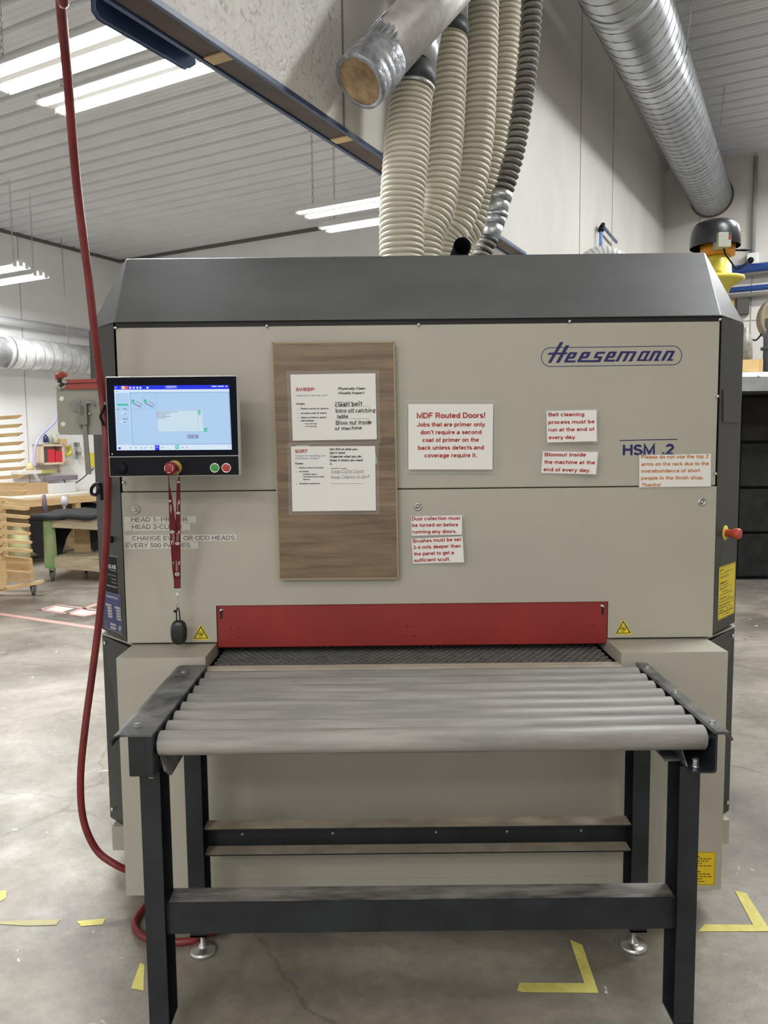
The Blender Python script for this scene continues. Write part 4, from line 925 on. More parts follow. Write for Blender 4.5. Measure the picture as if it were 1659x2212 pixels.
# slanted bits of the wrench and warning icons
b.strip([S7(1172, 678, .0028), S7(1190, 655, .0028)], .0012, (0, -1, 0), 8)
sq(160, 372, 286, 394, 4, 3)
for (xa, ya, w_) in ((155, 428, 24), (222, 425, 50), (228, 476, 28), (160, 535, 8), (216, 537, 55), (216, 570, 40)): sq(xa, ya, xa + w_, ya + 12, 7, 4)
sq(204, 466, 258, 490, 2, 3); sq(196, 562, 258, 585, 2, 3)
sq(218, 175, 257, 208, 9, 3); sq(258, 175, 295, 208, 5, 3)
for k, xa in enumerate((306, 345, 385, 420, 500)): sq(xa, 184, xa + 22, 203, 8, 3)
b.strip([S7(155 + 11 * math.cos(a * .52), 193 + 11 * math.sin(a * .52), .0026) for a in range(12)], .0006, (0, -1, 0), 8, True)
pl = [S7(x, y, .0026) for x, y in ((715, 175), (835, 172), (845, 185), (835, 197), (715, 200), (706, 188))]; b.strip(pl, .0005, (0, -1, 0), 8, True)
text(b, 'Heesemann', S7(725, 193), S7(832, 191), .0042, mi=8, bold=.03, off=.0027, shear=.3)
for xa, w_ in ((1228, 60), (1300, 65), (1383, 22)): sq(xa, 178, xa + w_, 188, 8, 3)
sq(563, 838, 613, 893, 1, 3); sq(790, 838, 834, 880, 4, 3)
b.strip([S7(x, y, .0028) for x, y in ((602, 868), (634, 868), (618, 842))], .0009, (0, -1, 0), 8, True)
sq(155, 858, 180, 880, 1, 3); sq(797, 852, 826, 862, 8, 4)
for xa in (275, 335, 395, 445, 510, 632, 860, 910): sq(xa, 857, xa + 26, 868, 6, 4); sq(xa + 5, 861, xa + 22, 872, 7, 4)
b.strip([S7(1425 + 13 * math.cos(a * .52), 850 + 13 * math.sin(a * .52), .0026) for a in range(12)], .0006, (0, -1, 0), 7, True)
sq(148, 232, 184, 237, 7, 4)
b.build('screen', EM, CT)
b = MB(); b.box(S7(118, 938).x - .001, S7(118, 938).x + .001, YM - .0016, YM - .001, S7(118, 946).z, S7(118, 930).z); b.build('status_light', emit('yellow_led', (1, .9, .3), 1.2), CT)
# buttons
for x, y, m in ((1268, 1092, GREENB), (1398, 1092, REDB)):
    p = S7(x, y); s = MB(); s._lathe2(p, Vector((0, -1, 0)), [(0, .0155), (.005, .0155), (.007, .0135), (.006, .012)], 28, 0, True); rg = s.build('button_ring', CHROME, CT)
    s = MB(); s.lathe(p, (0, -1, 0), [(.004, .012), (.0062, .0118), (.0066, .010), (.0067, .0005)], 28); s.build('push_button', m, rg)
p = S7(228, 1100); s = MB(); s.lathe(p, (0, -1, 0), [(0, .0165), (.006, .0165), (.008, .014), (.0082, .0005)], 28); s.box(p.x - .008, p.x + .008, p.y - .009, p.y - .001, p.z + .013, p.z + .018); s.build('socket_cap', BLACKP, CT)
p = S7(818, 1088); s = MB(); s.lathe(p, (0, -1, 0), [(0, .0225), (.004, .0225), (.006, .017), (.0062, .001)], 32); cl_ = s.build('stop_collar', mat('amber_collar', (.42, .26, .05), .4), CT)
s = MB(); s.lathe(p, (0, -1, .0), [(.004, .0125), (.026, .0125)], 28); s.build('stop_stem', REDB, cl_)
s = MB(); s.lathe(p + Vector((0, -.0, -.001)), (-.12, -1, 0), [(.024, .0185), (.038, .0195), (.044, .0175), (.0465, .012), (.047, .001)], 32); cap_ = s.build('stop_button', mat('dark_red_button', (.24, .012, .02), .3), cl_)
s = MB(); cc = p + Vector((-.0057, -.0478, -.001))
for a0 in (-40, 140, 250):
    s.strip([cc + Vector((.0125 * math.cos(R(a0 + k * 10)), 0, .0125 * math.sin(R(a0 + k * 10)))) for k in range(8 if a0 < 200 else 5)], .0014, (0, -1, 0))
s.build('arrow_marks', PAPER, cl_)
# arm plate, red rail
YP = 2.45
cA = lambda x, y: (x / 6.9125, 780 + y / 6.9125)
b = MB(); pts = [at(*cA(x, y), YP) for x, y in ((860, 425), (1700, 410), (1700, 1085), (905, 1085), (882, 1060), (855, 450))]
b.prism(pts, (0, .05, 0)); arm = b.build('arm_plate', mat('grey_green_arm', (.29, .285, .24), .45, bump=.06), CT, bevel=.003)
b = MB(); b.box(x0 + .02, x1 - .04, YM + .035, YP + .02, zb_ + .05, zt_ - .05); b.build('terminal_bracket', BLACKP, CT)
b = MB(); q = at(225, 900, YP); b.box(q.x, XL + .0, YP + .03, YF + .05, q.z - .06, q.z + .05); b.build('arm_link', WING, CT)
for x, y in ((928, 566), (950, 945)):
    p = at(*cA(x, y), YP); s = MB(); s.lathe(p, (0, -1, 0), [(0, .0088), (.002, .0085), (.0025, .0005)], 24); s.build('white_cap', WHITEP, CT)
b = MB()
ra = [at(*cA(x, y), YP - .01) for x, y in ((1010, 280), (1640, 262), (1640, 300), (1000, 325))]
b.prism(ra, (0, .05, 0), 0)
ra = [at(*cA(x, y), YP - .004) for x, y in ((1000, 330), (1640, 303), (1640, 345), (985, 360))]; b.prism(ra, (0, .045, 0), 0)
ra = [at(*cA(x, y), YP - .01) for x, y in ((985, 360), (1640, 342), (1640, 408), (965, 415))]; b.prism(ra, (0, .05, 0), 0)
b.build('red_rail', RED2, CT, bevel=.001)
# crumpled rag and leaf-like scrap on the rail end
random.seed(11); b = MB()
for (x, y, r_, mi) in ((905, 215, .012, 0), (880, 235, .010, 0), (935, 200, .010, 0), (965, 215, .007, 0), (910, 270, .010, 1), (900, 300, .007, 1), (960, 270, .009, 2), (985, 260, .007, 2), (975, 310, .008, 2), (890, 345, .007, 2), (930, 360, .009, 1), (865, 385, .007, 2), (905, 400, .008, 2), (950, 385, .008, 2), (945, 330, .006, 1)):
    c_ = at(*cA(x, y), YP - .005); n0 = len(b.v); b.ball(c_, r_, mi, 8, (1.25, .8, .8))
    for i in range(n0, len(b.v)): b.v[i] += Vector((random.uniform(-1, 1), random.uniform(-1, 1), random.uniform(-1, 1))) * r_ * .35
tag(b.build('crumpled_rag', [mat('faded_red_cloth', (.33, .07, .05), .9), mat('dark_brown_cloth', (.05, .03, .025), .9), mat('pale_cloth', (.42, .42, .38), .9)]), 'crumpled red and pale rag sitting on the end of the red rail', 'rag')
# caliper
cal = thing('caliper', at(*cA(1320, 1688), YP - .02), 'digital caliper hanging on the grey arm plate left of the terminal', 'caliper')
CALM = mat('dull_caliper_steel', (.20, .20, .18), .38, .5, var=.1, vscale=20); CALD = mat('caliper_grey', (.19, .19, .165), .45)
def cp(pts, o, th, m, nm, par=cal, bev=.0006):
    b = MB(); b.prism([at(*cA(*p), YP - o) for p in pts], (0, th, 0)); return b.build(nm, m, par, bevel=bev)
cp([(1200, 575), (1258, 575), (1355, 1688), (1283, 1688)], .010, .004, CALM, 'measuring_bar')
b = MB()
for k in range(26):
    y = 1010 + k * 26; xx = 1228 + (y - 980) * .088
    b.strip([at(*cA(xx + 22, y), YP - .0104), at(*cA(xx + 22 + (16 if k % 5 == 0 else 9), y), YP - .0104)], .0004, (0, -1, 0))
b.build('scale_marks', INKK, cal)
cp([(1012, 642), (1060, 612), (1110, 590), (1200, 577), (1205, 640), (1120, 648), (1035, 660)], .011, .004, CALM, 'fixed_jaw')
cp([(1020, 655), (1160, 648), (1160, 752), (1095, 738), (1060, 700), (1040, 672)], .013, .004, CALM, 'sliding_jaw')
cp([(1258, 580), (1315, 578), (1370, 605), (1408, 645), (1400, 668), (1355, 625), (1268, 640)], .011, .004, CALM, 'inner_jaw')
sl = cp([(1155, 655), (1282, 645), (1302, 944), (1215, 946), (1150, 925), (1135, 890), (1152, 838), (1170, 830)], .018, .008, CALD, 'display_slider')
cp([(1190, 668), (1250, 665), (1258, 800), (1195, 806)], .0186, .001, mat('caliper_display', (.10, .12, .09), .25), 'display', sl)
b = MB(); p = at(*cA(1190, 975), YP - .012); b.cyl(p, p + Vector((0, .01, 0)), .0048); b.build('thumb_wheel', CALD, cal)
b = MB(); p = at(*cA(1335, 785), YP - .012); b.cyl(p, p + Vector((0, .008, 0)), .0024); b.build('lock_screw', STEEL, cal)
# ------------------------------------------------------------------ lanyard and remote
cL = lambda x, y: (330 + x / 5.4, 990 + y / 5.4)
LY = 2.345
ln_ = thing('lanyard', at(*cL(285, 1520), LY), 'maroon lanyard with white lettering looped over the red stop button', 'lanyard')
def ribbon(pix, nm, ys):
    V = []; F = []
    for i, (xl, xr, y) in enumerate(pix):
        Y = ys[0] + (ys[1] - ys[0]) * i / (len(pix) - 1); V += [at(*cL(xl, y), Y), at(*cL(xr, y), Y + .002)]
    for i in range(len(pix) - 1): F.append((2 * i, 2 * i + 2, 2 * i + 3, 2 * i + 1))
    b = MB(); b.add(V, F, 0); return b.build(nm, RIBBON, ln_, solid=.0014)
ribbon([(183, 188, 160), (184, 191, 240), (185, 195, 300), (184, 215, 400), (186, 232, 500), (192, 262, 700), (200, 275, 900), (213, 285, 1100), (228, 290, 1300), (245, 300, 1418)], 'strap', (LY, 2.50))
ribbon([(296, 302, 110), (288, 312, 160), (282, 318, 260), (276, 322, 400), (270, 323, 600), (262, 325, 900), (256, 325, 1200), (246, 325, 1418)], 'strap', (LY + .005, 2.495))
ribbon([(246, 325, 1412), (247, 325, 1518)], 'stitched_end', (2.493, 2.493))
b = MB()
def Bg(x, y, s_, Y, flip=1):
    for (xa, ya, xb, yb) in ((0, 0, 44, 8), (0, 30, 44, 38), (0, 0, 9, 38), (35, 0, 44, 38), (18, 0, 26, 38)):
        b.add([at(*cL(x + xa * s_, y + yb * s_), Y), at(*cL(x + xb * s_, y + yb * s_), Y), at(*cL(x + xb * s_, y + ya * s_), Y), at(*cL(x + xa * s_, y + ya * s_), Y)], [(0, 1, 2, 3)], 0)
def yy(y): return LY + (2.495 - LY) * (y - 110) / 1308 - .0012
for x, y, s_ in ((286, 265, .6), (278, 622, .85), (266, 975, 1), (260, 1330, 1.15), (188, 486, .62), (204, 840, 1.05)):
    Bg(x, y, s_, yy(y) - .001)
for x, y0, y1, t in ((292, 150, 255, .0012), (290, 515, 610, .0012), (306, 490, 540, .003), (282, 870, 965, .0012), (296, 850, 960, .0009), (308, 845, 880, .003), (275, 1200, 1320, .0014), (290, 1215, 1320, .001), (308, 1200, 1245, .003), (205, 540, 620, .001), (215, 550, 640, .0015), (232, 880, 980, .001), (245, 890, 1010, .0012), (222, 960, 1005, .0025), (240, 1205, 1235, .0022)):
    n_ = max(3, int((y1 - y0) / 9))
    for k in range(n_):
        a0 = y0 + (y1 - y0) * k / n_; a1 = y0 + (y1 - y0) * (k + .75) / n_
        b.strip([at(*cL(x, a0), yy(a0) - .001), at(*cL(x, a1), yy(a1) - .001)], t, (0, -1, 0))
b.build('strap_print', PAPER, ln_)
LZ = 2.492
b = MB(); ringp = [at(*cL(285 + 40 * math.cos(a), 1535 + 38 * math.sin(a)), LZ) for a in [R(-20 + k * 22) for k in range(11)]]; b.tube(ringp, .0012, 6)
b.tube([at(*cL(x, y), LZ) for x, y in ((288, 1572), (282, 1600), (290, 1640), (284, 1700), (276, 1725))], .0012, 6); b.tube([at(*cL(x, y), LZ - .003) for x, y in ((290, 1572), (298, 1600), (288, 1650), (300, 1690), (310, 1728), (280, 1735))], .0011, 6)
b.ball(at(*cL(290, 1605), LZ), .0035, 0, 8); b.build('swivel_hook', CHROME, ln_)
fb = thing('remote_control', at(*cL(305, 2165), LZ), 'scuffed black oval remote hanging from the lanyard clip', 'remote')
b = MB()
prof_o = [(1, -.012), (1, .0), (.96, .006), (.8, .010)]
oc = at(*cL(306, 2030), LZ + .004); hw, hh = .0265, .0415
V = []; F = []; M_ = 28
def oval(k, sx): 
    a = 2 * math.pi * k / M_; e_ = .75
    return (hw * sx * math.copysign(abs(math.cos(a)) ** e_, math.cos(a)), hh * sx * math.copysign(abs(math.sin(a)) ** e_, math.sin(a)))
rings = [(.86, .012), (.97, .009), (1, .0), (.97, -.008), (.86, -.013), (.5, -.015), (.02, -.0155)]
for sx, dy in rings:
    for k in range(M_): x_, z_ = oval(k, sx); V.append(oc + Vector((x_, dy, z_)))
for i in range(len(rings) - 1):
    for k in range(M_): k2 = (k + 1) % M_; F.append((i * M_ + k, (i + 1) * M_ + k, (i + 1) * M_ + k2, i * M_ + k2))
F.append(list(range(M_))); b.add(V, F, 0, True); b.build('case', FOB, fb)
b = MB(); b.tube([at(*cL(x, y), LZ - .004) for x, y in ((278, 1895), (276, 1800), (285, 1745), (300, 1745), (312, 1800), (318, 1890))], .0022, 8); b.ball(at(*cL(258, 1785), LZ - .004), .005, 0, 8); b.build('cord_loop', CLOTH, fb)
# ------------------------------------------------------------------ roller table
RT = thing('roller_table', (.09, 2.05, 0), 'low dark steel infeed table with eight grey rollers in front of the machine', 'roller table')
RX0, RX1 = -.560, .784
for i in range(8):
    y = 1.842 + .0706 * i; b = MB()
    b.tube([(RX0, y, .836), (RX0 + .002, y, .836), (RX1 - .002, y, .836), (RX1, y, .836)], [.0275, .0300, .0300, .0275], 36)
    ro = b.build('roller', ROLL_M, RT)
    for sx, e in ((-1, RX0), (1, RX1)):
        s = MB(); s.cyl((e, y, .836), (e + sx * .016, y, .836), .0075, n=6, smooth=False); s.cyl((e, y, .836), (e + sx * .004, y, .836), .02, n=20); s.build('axle_end', STEEL, ro)
Y0r, Y1r = 1.80, 2.385
# left rail: wide top plate with outer lip, box below
b = MB()
b.box(-.648, -.566, Y0r, Y1r, .868, .873)
pr_ = [(-.648, .873), (-.660, .869), (-.668, .858), (-.667, .845), (-.663, .845), (-.663, .857), (-.657, .865), (-.648, .868)]
b.prism([(x, Y0r, z) for x, z in pr_], (0, Y1r - Y0r, 0)); b.build('left_rail_top', FRAMETOP, RT)
b = MB(); b.box(-.628, -.584, Y0r + .01, Y1r, .764, .868); b.box(-.584, -.566, Y0r + .004, Y1r, .764, .868); b.build('left_rail', FRAME, RT, bevel=.002)
b = MB(); b.prism([(-.564, 1.85, .80), (-.564, 2.2, .80), (-.545, 2.2, .755), (-.545, 1.86, .745), (-.552, 1.84, .765)], (.006, 0, .0)); b.build('left_angle_bracket', FRAMETOP, RT)
# right rail: Z section
zc = [(.830, .842), (.834, .846), (.834, .856), (.826, .8635), (.796, .866), (.786, .862), (.786, .775), (.782, .769), (.742, .767), (.742, .7715), (.778, .773), (.7815, .777), (.7815, .862)]
zc = [(.834, .838), (.838, .838), (.838, .848), (.826, .859), (.800, .862), (.800, .770), (.796, .762), (.738, .762), (.738, .7665), (.790, .7665), (.7945, .771), (.7945, .866), (.826, .864), (.834, .850)]
b = MB(); b.prism([(x, Y0r, z) for x, z in [(.7945, .862), (.7945, .771), (.790, .7665), (.738, .7665), (.738, .762), (.796, .762), (.800, .768), (.800, .858)]], (0, Y1r - Y0r, 0))
b.build('right_rail', FRAME, RT)
b = MB(); b.prism([(x, Y0r, z) for x, z in [(.790, .862), (.800, .858), (.822, .858), (.834, .842), (.839, .844), (.828, .864), (.796, .8665)]], (0, Y1r - Y0r, 0)); b.build('right_rail_top', FRAMETOP, RT)
b = MB(); b.box(.70, .738, 1.87, 2.2, .763, .768); b.prism([(.738, 1.83, .766), (.738, 2.2, .766), (.734, 2.2, .81), (.734, 1.87, .81)], (.004, 0, 0)); b.build('right_angle_bracket', FRAMETOP, RT)
def bolt(p, ax, nm='bolt', r_=.008, h_=.006, par=RT):
    s = MB(); s.cyl(p, Vector(p) + Vector(ax) * .0015, r_ * 1.25, n=16); s.cyl(p, Vector(p) + Vector(ax) * h_, r_, n=6, smooth=False); s.build(nm, STEEL, par)
for y in (1.86, 2.10, 2.33): bolt((.812, y, .8645), (0, 0, 1))
for y in (1.86, 2.31): bolt((-.62, y, .873), (0, 0, 1))
for i in range(8): bolt((.7945, 1.842 + .0706 * i, .836), (-1, 0, 0), r_=.006, h_=.005)
bolt((.760, 1.83, .7665), (0, 0, 1), h_=.02); bolt((.765, 1.825, .762), (0, 0, -1), h_=.006); bolt((-.578, 1.825, .764), (0, 0, -1), h_=.008)
# legs: channels, open side inwards
def leg(xo, sg, y0, z1, z0=.075):
    """xo outer face, sg direction to the table middle"""
    t = .005; wdt = .049; dp = .085
    b = MB()
    pts = [(xo, y0), (xo + sg * wdt, y0), (xo + sg * wdt, y0 + t), (xo + sg * t, y0 + t), (xo + sg * t, y0 + dp - t), (xo + sg * wdt, y0 + dp - t), (xo + sg * wdt, y0 + dp), (xo, y0 + dp)]
    if sg < 0: pts = pts[::-1]
    b.prism([(x, y, z0) for x, y in pts], (0, 0, z1 - z0))
    b.box(min(xo, xo + sg * wdt), max(xo, xo + sg * wdt), y0, y0 + dp, z0, z0 + .006)
    lg = b.build('leg', FRAME, RT)
    cx = xo + sg * .027; cy = y0 + dp * .5
    f = MB(); f.lathe((cx, cy, 0), (0, 0, 1), [(0, .041), (.003, .043), (.010, .042), (.0145, .036), (.017, .020), (.019, .013), (.028, .011), (.029, .0065), (z0 + .01, .0065)], 28); f.build('levelling_foot', STEEL, lg)
leg(-.613, 1, 1.84, .764); leg(.777, -1, 1.84, .762); leg(-.604, 1, 2.215, .764); leg(.786, -1, 2.215, .762)
b = MB(); xa, xb = -.600, .764
b.prism([(xa, 1.86, .408), (xa, 1.86, .325), (xa, 1.925, .325), (xa, 1.925, .330), (xa, 1.865, .330), (xa, 1.865, .403), (xa, 1.925, .403), (xa, 1.925, .408)], (xb - xa, 0, 0)); b.build('front_crossbar', FRAME, RT)
b = MB(); b.box(-.56, .73, 1.863, 1.925, .4082, .4088); b.build('crossbar_dust', mat('dusty_frame_paint', (.06, .06, .058), .6, col2=(.28, .26, .23), vscale=10, det=8, stretch=(.6, 3, 1)), RT)
xa, xb = -.556, .739
b = MB(); b.prism([(xa, 2.235, .408), (xa, 2.235, .403), (xa, 2.285, .403), (xa, 2.285, .327), (xa, 2.235, .327), (xa, 2.235, .322), (xa, 2.29, .322), (xa, 2.29, .408)], (xb - xa, 0, 0)); rc = b.build('rear_crossbar', FRAME, RT)
b = MB(); b.box(xa, xb, 2.2345, 2.29, .4082, .4088); b.box(xa, xb, 2.2345, 2.284, .3272, .3278); b.build('crossbar_sawdust', mat('sawdust_layer', (.36, .31, .23), .9, col2=(.50, .44, .34), vscale=12), rc)
for y in (1.93,): pass
for x in (-.45, -.17, .15, .37, .6): bolt((x, 2.285, .365), (0, -1, 0), r_=.003, h_=.002)
# ------------------------------------------------------------------ red air hose
hp = [(124, -160, 1.72), (131, 0, 1.88), (146, 170, 2.06), (165, 390, 2.22), (187, 570, 2.31), (207, 740, 2.37), (222, 860, 2.43), (230, 960, 2.42), (233, 1060, 2.44), (229, 1180, 2.48), (215, 1330, 2.52), (200, 1450, 2.52), (184, 1570, 2.50), (174, 1680, 2.50), (180, 1770, 2.50), (208, 1835, 2.50), (250, 1868, 2.49), (285, 1882, 2.50)]
pts = [Vector((-.66, 1.45, 5.1)), Vector((-.68, 1.50, 4.0))] + [at(x, y, Y) for x, y, Y in hp]
pts += [Vector((-.79, 2.50, .10)), Vector((-.80, 2.52, .045)), Vector((-.82, 2.48, .018))]
loop = [az(x, y, .014) for x, y in ((292, 1990), (300, 2015), (330, 2030), (380, 2035), (420, 2030), (440, 2018))]
pts += loop + [Vector((-.50, 2.40, .016)), Vector((-.52, 2.7, .016)), Vector((-.6, 3.2, .016))]
b = MB(); b.tube(spline(pts, 8), .0118, 14); tag(b.build('air_hose', REDHOSE), 'long red rubber air hose hanging past the terminal and looping on the floor', 'hose')
b = MB(); p = at(148, 170, 2.3); 
hk = thing('hose_tie', at(228, 1000, 2.40), 'black strap tying the red hose to the terminal side', 'tie')
b = MB(); b.tube(spline([at(*cA(x, y), 2.40) for x, y in ((1570, 650), (1530, 760), (1500, 830), (1525, 900), (1550, 960))], 6), .004, 6); b.build('strap', BLACKP, hk)
b = MB(); b.tube([at(*cA(x, y), 2.41) for x, y in ((1580, 610), (1560, 630), (1575, 655), (1595, 640))], .0015, 5); b.build('wire_ring', CHROME, hk)
b = MB(); lp_ = [onwing(*cA(x, y), -1)[0] + Vector((-.012, -.014, 0)) for x, y in ((1570, 1840), (1500, 1835), (1440, 1900), (1445, 1975), (1500, 1990), (1550, 1930), (1575, 1860), (1585, 1990), (1600, 2060))]
b.tube(spline(lp_, 6), .006, 8); tag(b.build('cable_loop', BLACKP), 'small black cable loop on the left wing under the terminal', 'cable')
# ------------------------------------------------------------------ floor tape
def ftape(polys, label, m=YELTAPE, nm='floor_tape', z=.0012, group=None):
    b = MB()
    for i, poly in enumerate(polys): b.prism([az(x, y, z) + Vector((0, 0, i * .0004)) for x, y in poly], (0, 0, .0006))
    return tag(b.build(nm, m), label, 'tape', group)
ftape([[(1117, 2140), (1122, 2123), (1262, 2124), (1292, 2145), (1130, 2143)], [(1231, 2030), (1258, 2042), (1293, 2145), (1261, 2143), (1262, 2124)]], 'yellow L-shaped floor tape between the table legs')
ftape([[(1508, 2012), (1522, 1997), (1640, 1998), (1659, 2012)], [(1587, 1924), (1612, 1930), (1665, 2012), (1634, 2012)]], 'yellow L-shaped floor tape right of the machine')
ftape([[(303, 2080), (312, 2084), (310, 2140), (283, 2135)], [(355, 2120), (382, 2122), (370, 2138), (352, 2140)]], 'yellow floor tape corner partly under the left front leg')
ftape([[(166, 1990), (228, 1984), (222, 1997), (175, 2001)]], 'short torn yellow tape dash left of the machine, right of its pair')
ftape([[(-5, 1990), (130, 1986), (122, 1998), (60, 2000), (-5, 1996)]], 'faint worn yellow tape dash at the left frame edge', m=mat('worn_yellow_tape', (.52, .47, .20), .7, col2=(.40, .37, .26), vscale=14, det=8))
ftape([[(-5, 1925), (14, 1924), (12, 1940), (-5, 1950)]], 'tiny yellow tape scrap at the far left edge of the floor')
ftape([[(-40, 1318), (-40, 1323), (240, 1365), (240, 1358)]], 'long pink tape line across the floor behind the red hose', m=PINK, nm='floor_line')
b = MB()
for poly in ([(78, 1317), (120, 1307), (124, 1309), (88, 1318)], [(78, 1317), (88, 1316), (184, 1329), (182, 1332)], [(182, 1332), (184, 1328), (225, 1318), (230, 1322)], [(120, 1307), (126, 1306), (225, 1318), (225, 1321)], [(140, 1326), (150, 1326), (225, 1303), (215, 1301)]):
    b.prism([az(x, y, .0012) for x, y in poly], (0, 0, .0006))
fm = tag(b.build('floor_marking', PINK), 'pink taped rectangles with white sheets on the left floor', 'marking')
for poly in ([(98, 1317), (123, 1309), (160, 1314), (134, 1322)], [(150, 1325), (176, 1317), (212, 1321), (186, 1330)]):
    b = MB(); b.prism([az(x, y, .001) for x, y in poly], (0, 0, .0006)); b.build('floor_sheet', mat('pale_sheet', (.66, .67, .60), .6), fm)
# ------------------------------------------------------------------ left bay: workbench, wall things
wb = thing('workbench', rw(-8.9, 7.2, 0), 'long wooden workbench with pale worn top along the left wall', 'workbench')
def T2(w, u, z): return rw(w, u, z)
b = MB(); b.box(-9.48, -8.72, 4.6, 9.0, .865, .905, 0, rw); b.build('bench_top', mat('worn_bench_top', (.50, .46, .38), .6, col2=(.66, .63, .56), vscale=5, det=7), wb)
b = MB(); b.box(-8.74, -8.70, 4.6, 9.0, .78, .88, 0, rw); b.build('front_rail', WOODL, wb)
b = MB(); b.box(-9.2, -9.17, 4.6, 9.0, .08, .78, 0, rw); b.build('back_panel', WOODP, wb)
for u in (4.7, 6.2, 7.35, 8.8):
    b = MB(); b.box(-8.80, -8.72, u, u + .08, 0, .80, 0, rw); b.build('bench_leg', WOODL, wb)
b = MB(); b.box(-9.17, -8.78, 7.43, 8.8, .45, .55, 0, rw); b.build('lower_shelf', WOODP, wb)
def rbox(w0, w1, u0, u1, z0, z1, m, nm, label, cat, bev=.004, group=None):
    b = MB(); b.box(w0, w1, u0, u1, z0, z1, 0, rw); return tag(b.build(nm, m, bevel=bev), label, cat, group)
p_ = [to_wu(aw(x, y, -9.2)) for x, y in ((20, 1056), (107, 1056), (107, 1042))]
cb = rbox(-9.42, -9.2, p_[0][1], p_[1][1], .906, p_[2][2], CARD, 'cardboard_box', 'flat brown cardboard box on the workbench behind the wooden rack', 'box')
# wall shelf box with red boxes
def wz(x, y, w=-9.38): q = to_wu(aw(*cA(x, y), w)); return q[1], q[2]
ua, za = wz(580, 1550); ub, zb2 = wz(905, 1240)
sh = thing('wall_shelf', rw(-9.42, (ua + ub) / 2, za), 'open pine wall shelf box holding red and dark packets', 'shelf')
t_ = .03
PINE2 = mat('pale_pine', (.60, .47, .35), .6, var=.08)
for nm, (u0, u1, z0, z1) in (('shelf_bottom', (ua, ub, za, za + t_)), ('shelf_top', (ua, ub, zb2 - t_, zb2)), ('shelf_side', (ua, ua + t_, za, zb2)), ('shelf_side', (ub - t_, ub, za, zb2))):
    b = MB(); b.box(-9.49, -9.30, u0, u1, z0, z1, 0, rw); b.build(nm, PINE2, sh)
uw = ub - ua
rbox(-9.47, -9.33, ua + .04, ua + .04 + uw * .2, za + t_, za + (zb2 - za) * .78, mat('charcoal_paper', (.08, .075, .08), .7), 'packet_stack', 'dark grey packet at left inside the wall shelf', 'packet')
rbox(-9.47, -9.32, ua + uw * .30, ua + uw * .60, za + t_, za + (zb2 - za) * .76, mat('red_packet', (.55, .02, .035), .5), 'red_packet', 'taller red packet in the middle of the wall shelf', 'packet')
rbox(-9.47, -9.32, ua + uw * .64, ua + uw * .93, za + t_, za + (zb2 - za) * .66, bpy.data.materials['red_packet'], 'red_packet', 'shorter red packet at right in the wall shelf', 'packet')
u1_, z1_ = wz(1060, 1250)
sh2 = thing('small_shelf', rw(-9.42, ub + .1, zb2 - .1), 'narrow pine shelf right of the wall shelf box', 'shelf')
b = MB(); b.box(-9.49, -9.36, ub, u1_, zb2 - .03, zb2, 0, rw); b.build('upper_board', PINE2, sh2)
q1 = wz(1080, 1525)[1]; b = MB(); b.box(-9.49, -9.36, ub, u1_, q1, q1 + .03, 0, rw); b.build('lower_board', PINE2, sh2)
b = MB(); uc, zc_ = wz(1020, 1335); cc = rw(-9.44, uc, zc_); ax_ = rw(1, 0, 0)
b._lathe2(cc, ax_, [(0, .045), (0, .085), (.05, .085), (.05, .045), (0, .045)], 28, 0, True); tag(b.build('tape_roll', YELP), 'yellow tape roll hanging on the wall', 'tape roll')
def bottle(x, y0, y1, r_, m, label, capm=None):
    ub_, zb_0 = wz(x, y1); _, zt0 = wz(x, y0); h_ = zt0 - zb_0; c_ = rw(-9.4, ub_, zb_0 + .002)
    b = MB(); b.lathe(c_, (0, 0, 1), [(0, r_), (h_ * .7, r_), (h_ * .82, r_ * .5), (h_, r_ * .4), (h_ + .001, .001)], 16); o = b.build('bottle', m); tag(o, label, 'bottle')
bottle(698, 1095, 1215, .035, mat('navy_can', (.03, .04, .12), .4), 'dark blue can standing on the wall shelf'); bottle(768, 1100, 1222, .03, mat('clear_bottle', (.45, .50, .45), .3), 'small clear bottle with dark tip on the wall shelf')
bottle(842, 1065, 1225, .045, mat('ivory_bottle', (.66, .62, .50), .4), 'tall ivory bottle on the wall shelf')
ut, zt2 = wz(925, 1160); rbox(-9.45, -9.37, ut - .05, ut + .08, zb2 + .002, zt2, WOODL, 'wood_block', 'small wooden block on the narrow shelf', 'block')
u5, z5 = wz(1345, 1370); u6, z6 = wz(1400, 1580); rbox(-9.49, -9.44, u5, u6 + .1, z6, z5, mat('yellow_pouch', (.72, .55, .05), .5), 'yellow_pouch', 'yellow pouch hung on the wall beside the machine wing', 'pouch')
u5, z5 = wz(620, 1625); u6, z6 = wz(830, 1670); rbox(-9.48, -9.38, u5, u6, z6, z5, mat('yellow_tube', (.70, .62, .20), .5), 'glue_tube', 'yellow tubes lying on a low ledge above the bench', 'tube')
u5, z5 = wz(700, 1722, -9.25); u6, z6 = wz(1165, 1768, -9.25); rbox(-9.33, -9.25, u5, u6, z6, z5, mat('grey_violet_bar', (.20, .17, .20), .5), 'level_bar', 'grey violet straight bar on the bench by the wall', 'bar')
u5, z5 = wz(745, 1835, -9.15); u6, z6 = wz(1110, 1845, -9.15); rbox(-9.22, -9.12, u5, u6, .906, z5, mat('white_tray', (.60, .60, .58), .5), 'tray', 'white plastic tray on the bench beneath the bar', 'tray')
u5, z5 = wz(240, 1640); u6, z6 = wz(550, 1680); rbox(-9.48, -9.28, u5, u6, z6, z5, mat('white_ledge', (.62, .60, .55), .5), 'wall_ledge', 'white wooden ledge on the wall above the cardboard box', 'ledge')
